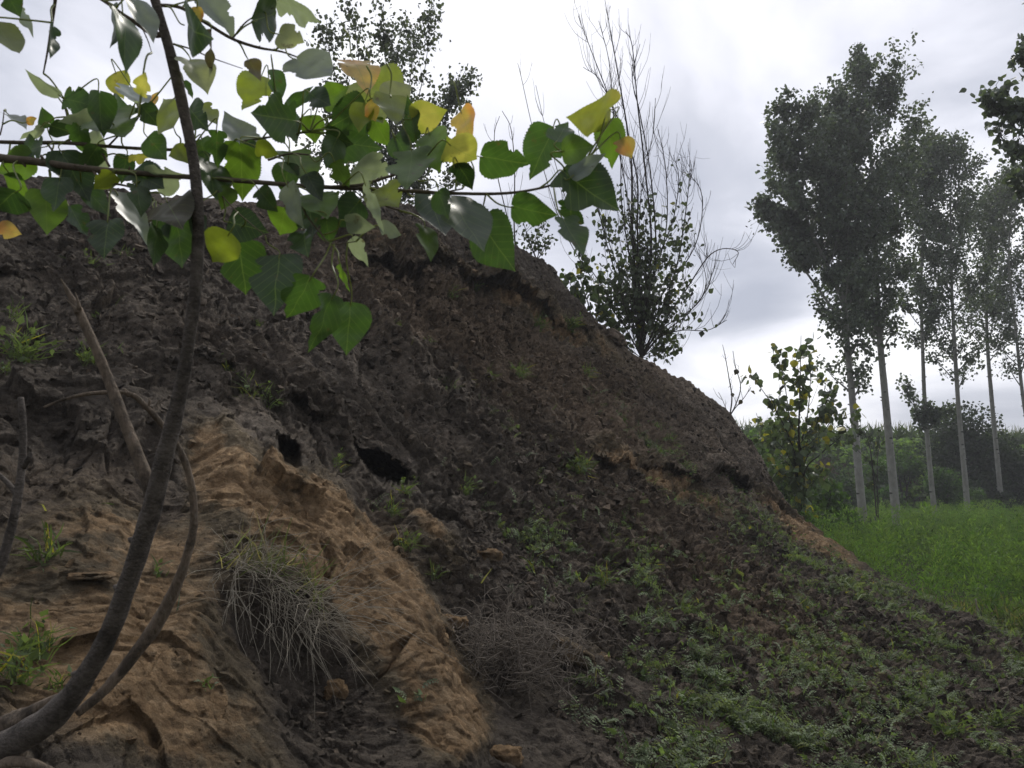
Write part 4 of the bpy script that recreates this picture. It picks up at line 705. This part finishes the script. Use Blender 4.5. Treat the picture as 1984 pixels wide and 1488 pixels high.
S0, R0_ = ptube(tb, STEM, 20, .11, 10, 3)
for (u, px, py, wv) in ((.0, 330, 1065, 0),):
    pass
rs = np.random.default_rng(320)
for i in range(15):      # knots and leaf scars
    j = rs.integers(30, len(S0)-10); a = rs.uniform(0, 6.28); dn = np.array([math.cos(a), -abs(math.sin(a))*.6, rs.uniform(-.2, .5)]); tb.add(np.array([S0[j]+dn*R0_[j]*.6, S0[j]+dn*R0_[j]*1.1, S0[j]+dn*R0_[j]*1.32]), [R0_[j]*.42, R0_[j]*.34, R0_[j]*.12], 8)
tb.build('trunk', M['bark'], shrub)
tb = Tubes(); ptube(tb, [(-120, 1450, 1.60, 46), (-20, 1420, 1.58, 46), (40, 1392, 1.56, 42), (85, 1366, 1.54, 30), (116, 1346, 1.53, 8)], 18, .45, 8, 5); ptube(tb, [(-60, 1330, 1.7, 26), (-30, 1400, 1.66, 30), (10, 1440, 1.6, 30), (40, 1460, 1.55, 22)], 14, .3, 6, 6)
ptube(tb, [(-40, 1500, 1.5, 22), (20, 1478, 1.5, 20), (70, 1482, 1.52, 16), (110, 1500, 1.56, 12)], 12, .3, 6, 7)
tag(tb.build('stump', M['deadwood'], shrub), 'weathered grey splintered stump')
tb = Tubes(); ptube(tb, [(300, 975, 1.262, 28), (285, 930, 1.26, 25), (262, 870, 1.265, 23), (235, 800, 1.27, 21), (210, 735, 1.28, 20), (190, 685, 1.28, 18), (165, 630, 1.285, 18), (152, 600, 1.29, 17)], 14, .1, 6, 8)
ptube(tb, [(152, 602, 1.29, 17), (143, 585, 1.29, 14), (130, 562, 1.29, 8), (118, 540, 1.29, 2)], 8, .2, 4, 9); ptube(tb, [(150, 606, 1.28, 12), (140, 592, 1.28, 5), (126, 578, 1.28, 1.5)], 6, .2, 3, 9); ptube(tb, [(154, 600, 1.28, 10), (150, 580, 1.28, 5), (146, 566, 1.28, 1)], 6, .2, 3, 10)
tag(tb.build('broken_branch', M['deadwood'], shrub), 'snapped branch with a splintered end')
tb = Tubes(); ptube(tb, [(150, 1382, 1.52, 16), (205, 1335, 1.53, 20), (255, 1275, 1.53, 23), (300, 1215, 1.52, 26), (335, 1150, 1.5, 22), (358, 1090, 1.48, 17), (375, 1020, 1.46, 15), (372, 945, 1.44, 14), (352, 880, 1.42, 13), (318, 828, 1.40, 12), (285, 790, 1.38, 11), (248, 762, 1.36, 9), (180, 762, 1.34, 8), (130, 772, 1.33, 6), (84, 789, 1.32, 4)], 12, .14, 7, 12)
ptube(tb, [(285, 792, 1.38, 7), (290, 780, 1.38, 5), (288, 772, 1.38, 3)], 6, .1, 3); ptube(tb, [(250, 768, 1.36, 8), (244, 758, 1.36, 8), (240, 753, 1.36, 3)], 6, .1, 3)
tb.build('dead_branch', M['deadwood'], shrub)
tb = Tubes(); ptube(tb, [(-60, 1180, 1.45, 18), (-8, 1115, 1.44, 18), (18, 1040, 1.43, 17), (35, 960, 1.42, 16), (44, 880, 1.42, 14), (44, 810, 1.41, 12), (40, 770, 1.41, 11)], 12, .12, 7, 14); ptube(tb, [(46, 905, 1.42, 12), (56, 888, 1.41, 10), (60, 876, 1.41, 6)], 8, .15, 4); ptube(tb, [(34, 960, 1.42, 11), (14, 935, 1.42, 10), (-20, 905, 1.42, 8)], 8, .1, 4)
for o_ in (tb.build('dead_stick', M['bark'], shrub),): tag(o_, 'short broken stick with two spurs at the left edge')
# leafy twigs at the head of the stem
TW_A = [[(316, 70, 1.01, 8), (250, 35, 1.0, 7), (190, -5, .98, 6), (120, -40, .96, 5)], [(320, 60, 1.01, 7), (300, 70, 1.03, 6), (240, 30, 1.03, 5)],
        [(310, 10, 1.0, 8), (350, 15, 1.01, 7), (400, 45, 1.02, 7), (450, 75, 1.03, 6.5), (500, 92, 1.04, 6), (545, 100, 1.05, 4), (580, 112, 1.05, 3)], [(336, 85, 1.02, 4), (370, 95, 1.03, 3), (410, 112, 1.03, 2.5), (470, 133, 1.04, 1.5)],
        [(110, -20, .95, 7), (100, 50, .97, 6), (92, 100, .98, 4), (84, 142, .99, 3)], [(450, 75, 1.03, 4), (480, 40, 1.02, 3), (530, 15, 1.0, 2)], [(268, 40, 1.0, 3), (285, 75, 1.0, 2.5), (294, 102, 1.0, 1.5)]]
TW_B = [[(-420, 250, 1.32, 30), (-200, 280, 1.25, 24), (0, 306, 1.20, 17), (60, 312, 1.19, 16), (130, 322, 1.18, 14), (180, 328, 1.17, 13), (300, 338, 1.16, 11), (450, 349, 1.14, 10), (600, 361, 1.12, 9), (740, 367, 1.10, 8), (860, 374, 1.09, 7), (970, 375, 1.08, 6), (1040, 366, 1.07, 5), (1100, 349, 1.06, 4)],
        [(-420, 240, 1.34, 16), (-200, 262, 1.28, 12), (0, 275, 1.24, 8), (130, 277, 1.22, 8), (200, 283, 1.21, 7), (330, 290, 1.20, 6.5), (420, 281, 1.19, 5.5), (520, 266, 1.18, 4.5), (600, 256, 1.17, 3)],
        [(640, 362, 1.11, 6), (700, 358, 1.09, 6), (750, 343, 1.07, 6), (795, 330, 1.06, 5)], [(178, 328, 1.17, 6), (200, 352, 1.16, 5), (250, 362, 1.15, 4), (310, 395, 1.14, 3)], [(190, 282, 1.21, 5), (200, 300, 1.20, 5), (212, 322, 1.18, 5)], [(132, 277, 1.22, 5), (140, 255, 1.22, 4), (130, 225, 1.22, 3), (122, 195, 1.21, 2)],
        [(575, 360, 1.12, 5), (590, 410, 1.10, 4), (620, 450, 1.09, 4), (642, 472, 1.08, 3), (690, 468, 1.08, 2)], [(700, 362, 1.10, 4), (740, 395, 1.09, 4), (775, 408, 1.08, 3)], [(90, 277, 1.23, 4), (105, 300, 1.22, 3.5), (95, 330, 1.20, 3)],
        [(860, 373, 1.09, 4), (895, 366, 1.08, 3)], [(1085, 355, 1.06, 3), (1110, 335, 1.05, 2.5), (1130, 318, 1.05, 2)], [(520, 310, 1.15, 5), (560, 298, 1.13, 4), (600, 300, 1.12, 3)], [(245, 245, 1.2, 3.5), (262, 236, 1.2, 3), (272, 222, 1.2, 2)], [(210, 283, 1.21, 4), (240, 252, 1.2, 3.5), (255, 240, 1.2, 3)], [(0, 262, 1.22, 3), (5, 240, 1.22, 2.5), (8, 215, 1.22, 2)], [(400, 345, 1.15, 4), (440, 390, 1.12, 3), (470, 420, 1.1, 2.5), (530, 470, 1.09, 2)]]
# ---------------------------------------------------------------- near poplar leaves
def near_leaf_template(n=44, bite=0, seed=0):
    rs = np.random.default_rng(seed); x = np.linspace(0, 1, n); 
    hw = np.interp(x, [0, .03, .08, .16, .28, .42, .57, .71, .83, .92, 1], [0.03, .22, .36, .455, .49, .465, .375, .255, .14, .055, .0])
    hw = np.convolve(np.pad(hw, 1, 'edge'), [.2, .6, .2], 'valid'); hw[0] = .015; hw[-1] = 0.002
    cols = [-1, -.66, -.33, 0, .33, .66, 1]; V = []
    for i in range(n):
        for c in cols:
            s = hw[i]; xx = x[i]
            if abs(c) == 1: s = s*(1+(.035 if i % 2 else -.025))
            sl = .09*abs(c)*math.exp(-((xx-.08)/.12)**2)
            V.append((xx-sl*1.0, c*s, 0))
    V = np.array(V)
    if bite:
        for b in range(bite):
            bx = rs.uniform(.15, .8); sd = rs.choice([-1, 1]); br_ = rs.uniform(.05, .13)
            k = np.exp(-((V[:, 0]-bx)/br_)**4)*(V[:, 1]*sd > 0); V[:, 1] *= (1-rs.uniform(.25, .5)*k*(1+.2*np.sin(V[:, 0]*60)))
    k = len(cols); F_ = [(i*k+j, i*k+j+1, (i+1)*k+j+1, (i+1)*k+j) for i in range(n-1) for j in range(k-1)]
    return V, np.array(F_)
COL = {'g': (.040, .085, .022), 'd': (.020, .045, .016), 'l': (.095, .17, .025), 'y': (.22, .27, .035), 'Y': (.50, .46, .15), 'o': (.66, .30, .10), 'w': (.235, .275, .28), 'b': (.10, .08, .055), 'p': (.33, .355, .22)}  # w: pale leaf undersides, and sky sheen on glossy leaves put into the colour
# (px, py, length px, width px, tip angle in degrees (0 right, 90 up), kind)
LEAVES = [(26, 10, 60, 55, -60, 'g'), (52, 45, 70, 26, -62, 'w'), (16, 80, 80, 46, -55, 'y'), (97, 85, 66, 18, -95, 'd'), (80, 160, 90, 32, 145, 'w'), (243, 85, 125, 44, -85, 'g'), (279, 45, 95, 36, -65, 'w'), (219, 55, 84, 8, -92, 'd'), (383, 34, 42, 28, -85, 'o'), (425, 32, 120, 62, -55, 'w'), (380, 62, 60, 40, -30, 'd'), (386, 146, 82, 52, -62, 'p'), (366, 176, 40, 14, -60, 'g'), (410, 105, 95, 14, -88, 'b'),
 (519, 32, 50, 36, 20, 'd'), (582, 20, 105, 36, -25, 'w'), (568, 76, 56, 46, -20, 'p'), (612, 136, 84, 46, -28, 'w'), (494, 138, 50, 34, -60, 'b'), (487, 182, 80, 62, -120, 'y'), (536, 170, 70, 40, -80, 'g'), (580, 190, 80, 24, 38, 'g'), (231, 166, 56, 42, -75, 'Y'), (279, 160, 46, 32, 80, 'Y'), (259, 190, 38, 18, -60, 'w'), (299, 190, 34, 18, 60, 'o'), (292, 226, 58, 52, -50, 'g'), (326, 218, 62, 38, 110, 'y'), (86, 226, 44, 32, 105, 'g'), (62, 232, 22, 14, 20, 'o'), (34, 236, 50, 12, -40, 'w'),
 (160, 200, 78, 66, -15, 'g'), (194, 225, 95, 56, -85, 'g'), (226, 212, 56, 40, 5, 'g'), (226, 248, 58, 50, -50, 'l'), (141, 226, 70, 28, 195, 'w'), (58, 258, 52, 18, -150, 'w'), (155, 270, 64, 44, -80, 'g'), (200, 302, 112, 30, -75, 'w'), (307, 290, 60, 52, -50, 'g'), (345, 300, 44, 36, -170, 'y'), (147, 345, 120, 78, -62, 'd'), (274, 303, 52, 22, 5, 'Y'), (326, 345, 72, 54, 10, 'w'), (30, 322, 84, 66, -160, 'l'), (172, 310, 64, 48, -120, 'g'), (200, 352, 52, 40, -140, 'y'), (90, 415, 88, 74, -88, 'l'), (44, 372, 90, 34, -55, 'l'), (20, 448, 50, 44, -15, 'o'),
 (190, 392, 80, 50, -50, 'g'), (205, 466, 80, 60, -95, 'd'), (258, 425, 125, 42, -58, 'w'), (152, 432, 70, 44, -60, 'd'), (338, 416, 62, 60, -60, 'b'), (350, 478, 96, 64, -82, 'g'), (300, 478, 84, 26, -95, 'g'), (293, 352, 68, 56, -30, 'd'), (385, 232, 62, 50, -50, 'd'), (405, 226, 52, 26, -50, 'y'), (462, 255, 100, 52, 128, 'w'), (420, 292, 76, 46, -88, 'g'), (470, 335, 118, 78, -88, 'l'), (522, 226, 88, 82, 170, 'g'), (520, 292, 50, 40, -20, 'y'), (607, 252, 58, 54, -80, 'l'), (585, 332, 86, 60, -60, 'l'), (412, 352, 84, 48, -80, 'g'), (436, 386, 50, 38, -110, 'l'), (483, 440, 84, 76, -15, 'd'), (427, 482, 66, 60, -120, 'y'), (470, 522, 110, 100, -82, 'g'),
 (535, 555, 124, 94, -95, 'd'), (578, 582, 96, 74, -120, 'g'), (622, 632, 126, 60, -112, 'g'), (675, 640, 106, 88, -95, 'g'), (572, 402, 96, 42, -70, 'w'), (604, 428, 70, 46, -80, 'd'), (548, 430, 54, 42, -100, 'l'), (695, 282, 100, 78, -8, 'g'), (699, 146, 78, 50, -65, 'o'), (722, 212, 48, 28, -80, 'o'), (733, 200, 100, 88, -75, 'y'), (774, 178, 60, 48, 30, 'p'), (762, 214, 60, 46, -80, 'y'), (653, 182, 60, 46, 30, 'l'), (622, 194, 50, 42, -30, 'd'), (668, 230, 100, 84, -150, 'g'), (798, 226, 94, 40, 100, 'g'), (834, 222, 74, 64, 15, 'Y'), (905, 247, 66, 44, -70, 'o'), (899, 296, 66, 56, -28, 'Y'), (840, 296, 80, 60, -75, 'l'), (864, 272, 34, 20, -10, 'y'), (902, 342, 62, 42, -60, 'd'),
 (984, 312, 104, 76, -8, 'g'), (1048, 300, 116, 92, -115, 'g'), (1143, 222, 92, 46, 192, 'Y'), (1183, 282, 100, 64, -85, 'l'), (1122, 288, 66, 58, 10, 'l'), (1214, 290, 44, 38, -60, 'o'), (1148, 374, 140, 106, -35, 'g'), (1142, 318, 84, 36, 35, 'w'), (1038, 410, 96, 68, -10, 'g'), (1112, 464, 88, 48, -62, 'g'), (967, 480, 122, 94, -55, 'g'), (905, 440, 130, 54, -58, 'g'), (847, 427, 84, 50, -70, 'd'), (829, 474, 74, 34, -80, 'l'), (794, 336, 74, 56, -100, 'l'), (720, 330, 76, 56, -20, 'w'), (663, 340, 60, 46, -60, 'l'), (755, 388, 54, 44, -40, 'y'), (727, 406, 112, 26, -68, 'w'), (702, 434, 60, 38, -10, 'w'), (759, 448, 46, 30, -20, 'w'), (700, 490, 66, 32, -60, 'w'), (674, 416, 70, 56, -130, 'd'), (622, 402, 56, 44, -60, 'l'), (636, 450, 56, 44, -80, 'g'), (670, 540, 60, 16, -70, 'l'), (8, 390, 60, 50, -140, 'd'), (110, 380, 70, 50, -100, 'd'),
 (560, 250, 70, 50, -60, 'g'), (640, 300, 64, 50, -110, 'g'), (555, 350, 70, 56, -95, 'g'), (395, 300, 60, 40, -80, 'g'), (240, 330, 60, 42, -100, 'd'), (270, 390, 66, 42, -80, 'g'), (610, 365, 64, 48, -60, 'd'), (520, 390, 60, 48, -50, 'g'), (780, 290, 60, 46, -60, 'g'), (660, 270, 60, 44, -20, 'g'), (320, 440, 50, 36, -60, 'd'), (740, 260, 64, 50, -60, 'l'), (490, 300, 54, 44, -50, 'g'), (120, 250, 50, 40, -20, 'd'), (55, 290, 60, 40, -170, 'g'), (1105, 420, 40, 26, -90, 'd'), (700, 230, 60, 48, -100, 'y'), (590, 470, 56, 40, -80, 'd'), (380, 440, 56, 36, -100, 'd'), (860, 400, 60, 40, -70, 'g'), (1090, 255, 46, 36, 60, 'g')]
rs = np.random.default_rng(330)
tmpls = [near_leaf_template(44, b, s) for b, s in ((0, 1), (1, 2), (1, 3), (0, 4), (3, 5), (2, 6))]
grp = {'A': dict(V=[], F=[], C=[], U=[], n=0), 'B': dict(V=[], F=[], C=[], U=[], n=0)}; pet = {'A': Tubes(), 'B': Tubes()}; twt = {'A': Tubes(), 'B': Tubes()}; nodes = {'A': [], 'B': []}
for g_, TW in (('A', TW_A), ('B', TW_B)):
    for k, tw in enumerate(TW):
        S, rr = ptube(twt[g_], tw, 8, .08, 8, k); a = np.array(tw, float)
        for u in np.linspace(0 if k > 1 else .2, 1, 24):
            nodes[g_].append([np.interp(u, np.linspace(0, 1, len(a)), a[:, c]) for c in range(3)])
        for j in range(len(S)//5):      # buds
            i = rs.integers(2, len(S)-1); dv_ = unit(rs.normal(size=3)); twt[g_].add(np.array([S[i], S[i]+dv_*rr[i]*2.2]), [rr[i]*.8, rr[i]*.2], 5)
camv = np.array([0, 0, CZ])
for k, (px, py, L_, W_, ang, kind) in enumerate(LEAVES):
    L_ *= .93; W_ *= .93
    g_ = 'A' if py < 200 and px < 625 and not (230 < px < 640 and py > 165) else 'B'
    if (px, py) in ((160, 200),): g_ = 'B'
    nd = np.array(nodes[g_]); a = R(ang); tip = np.array([px+math.cos(a)*L_*.5, py-math.sin(a)*L_*.5]); bs = np.array([px-math.cos(a)*L_*.5, py+math.sin(a)*L_*.5])
    ds = np.hypot(nd[:, 0]-bs[0], nd[:, 1]-bs[1]); cosn = ((bs[0]-nd[:, 0])*math.cos(a)-(bs[1]-nd[:, 1])*math.sin(a))/(ds+1e-6); j = int((np.abs(ds-48)/48+(1-cosn)*.55).argmin()); d0 = nd[j, 2]+rs.normal()*.035-.02
    tl = rs.normal()*.05; Pb = at(bs[0], bs[1], d0); Pt = at(tip[0], tip[1], d0+tl*.6); Ld = Pt-Pb; Lm = np.linalg.norm(Ld); Td = Ld/Lm; view = unit((Pb+Pt)/2-camv)
    S_ = unit(np.cross(Td, view)); nat = .96*L_; ratio = min(1, W_/nat); roll = math.acos(ratio**.4)*rs.choice([-1, 1]); Nv = np.cross(S_, Td)
    if Nv@view > 0: Nv = -Nv
    side = S_*math.cos(roll)+Nv*math.sin(roll); nrm = unit(np.cross(Td, side))
    V0, F0 = tmpls[rs.integers(6)]; V = V0.copy(); x, y = V[:, 0], V[:, 1]; wsc = W_/nat if W_ > nat else ratio**.6
    fold = rs.uniform(.03, .24); curl = rs.uniform(-.25, .25); wav = rs.uniform(.01, .035)
    z = np.abs(y)*fold+curl*(x-.5)**2+wav*np.sin(x*9+k)*np.abs(y)*3+.03*noise(np.stack([x*4+k, y*4, x*0], -1), 9)
    if kind == 'b': z += .25*np.sin(x*7)*y; 
    P = Pb+Lm*(x[:, None]*Td+y[:, None]*wsc*side*(1+.0)+z[:, None]*nrm); G = grp[g_]
    c = np.array(COL[kind])*(1+rs.normal()*.15)
    cc_ = np.repeat(c[None], len(V), 0)
    if kind in 'oY':      # autumn colour spreading in from the margin
        t_ = np.clip(.5+noise(np.stack([x*2.2+k, y*2.2, x*0+k], -1), 4)*1.1, 0, 1)[:, None]; cc_ = cc_*(1-t_*.6)+np.array(COL['Y' if kind == 'o' else 'y'])*t_*.6
    if kind in 'lg': cc_ = cc_*(1+.25*noise(np.stack([x*3+k, y*3, x*0], -1), 6)[:, None])
    G['V'].append(P); G['F'].append(F0+G['n']); G['C'].append(cc_); G['U'].append(np.stack([x, y, x*0], 1)); G['n'] += len(V)
    # petiole
    dj = ds[j]; st = nd[j]
    if dj > 130: st = np.array([bs[0]-math.cos(a)*45, bs[1]+math.sin(a)*45-18, d0])
    A_ = at(st[0], st[1], st[2]); gap = np.linalg.norm(Pb-A_); c1 = A_*.6+Pb*.4+unit(rs.normal(size=3)+np.array([0, 0, 1.2]))*gap*.12; c2 = Pb-Td*gap*.22
    pet[g_].add(smooth_path(np.array([A_, c1, c2, Pb+Td*Lm*.03]), 5), np.linspace(.0015, .0008, 16), 6)
pm = bark_mat('petiole', (.16, .20, .05), (.26, .28, .08), 40, .0)
def finish(g_, parent):
    G = grp[g_]; twt[g_].build('branches', M['twig'], parent); pv = np.vstack(pet[g_].V); pf = np.vstack(pet[g_].F)+G['n']; G['V'].append(pv); G['F'].append(pf); G['C'].append(np.tile([.24, .27, .09], (len(pv), 1))); G['U'].append(np.tile([.37, .3, 0], (len(pv), 1)))
    mk('foliage', np.vstack(G['V']), np.vstack(G['F']), M['leaf_near'], parent, attrs={'col': np.vstack(G['C']), 'luv': np.vstack(G['U'])}, smooth=True)
finish('A', shrub)
tp = at(-420, 250, 1.32); pb = np.array([tp[0]-.1, tp[1], 0.]); tr_ = thing('poplar_sapling', pb, 'leafy poplar branches reaching across from the left edge with green, yellow and orange leaves', 'tree')
tb = Tubes(); tb.add(smooth_path(np.array([pb, pb+np.array([.03, 0, .9]), tp+np.array([0, 0, -.25]), tp, tp+np.array([.05, 0, .4]), tp+np.array([.02, .05, .9])]), 6), np.linspace(.035, .012, 31), 12, .08); tb.build('trunk', M['bark'], tr_)
finish('B', tr_)
bb = np.array([(sx*175., 20+sy*176., z) for z in (-1.5, 19.5) for sx, sy in ((-1, -1), (1, -1), (1, 1), (-1, 1))])
hm, hnt, hout = new_mat('thin_glare_haze'); pv = N(hnt, 'ShaderNodeVolumePrincipled'); pv.inputs['Color'].default_value = (.93, .95, 1, 1); pv.inputs['Density'].default_value = .0019; pv.inputs['Anisotropy'].default_value = .2; Lk(hnt, pv.outputs[0], hout.inputs['Volume'])  # thin volume added to lift distant tones, standing in for veiling lens glare
tag(mk('glare_haze', bb, np.array([(0, 3, 2, 1), (4, 5, 6, 7), (0, 1, 5, 4), (1, 2, 6, 5), (2, 3, 7, 6), (3, 0, 4, 7)]), hm), kind='stuff')
print('verts', sum(len(o.data.vertices) for o in bpy.data.objects if o.type == 'MESH'))
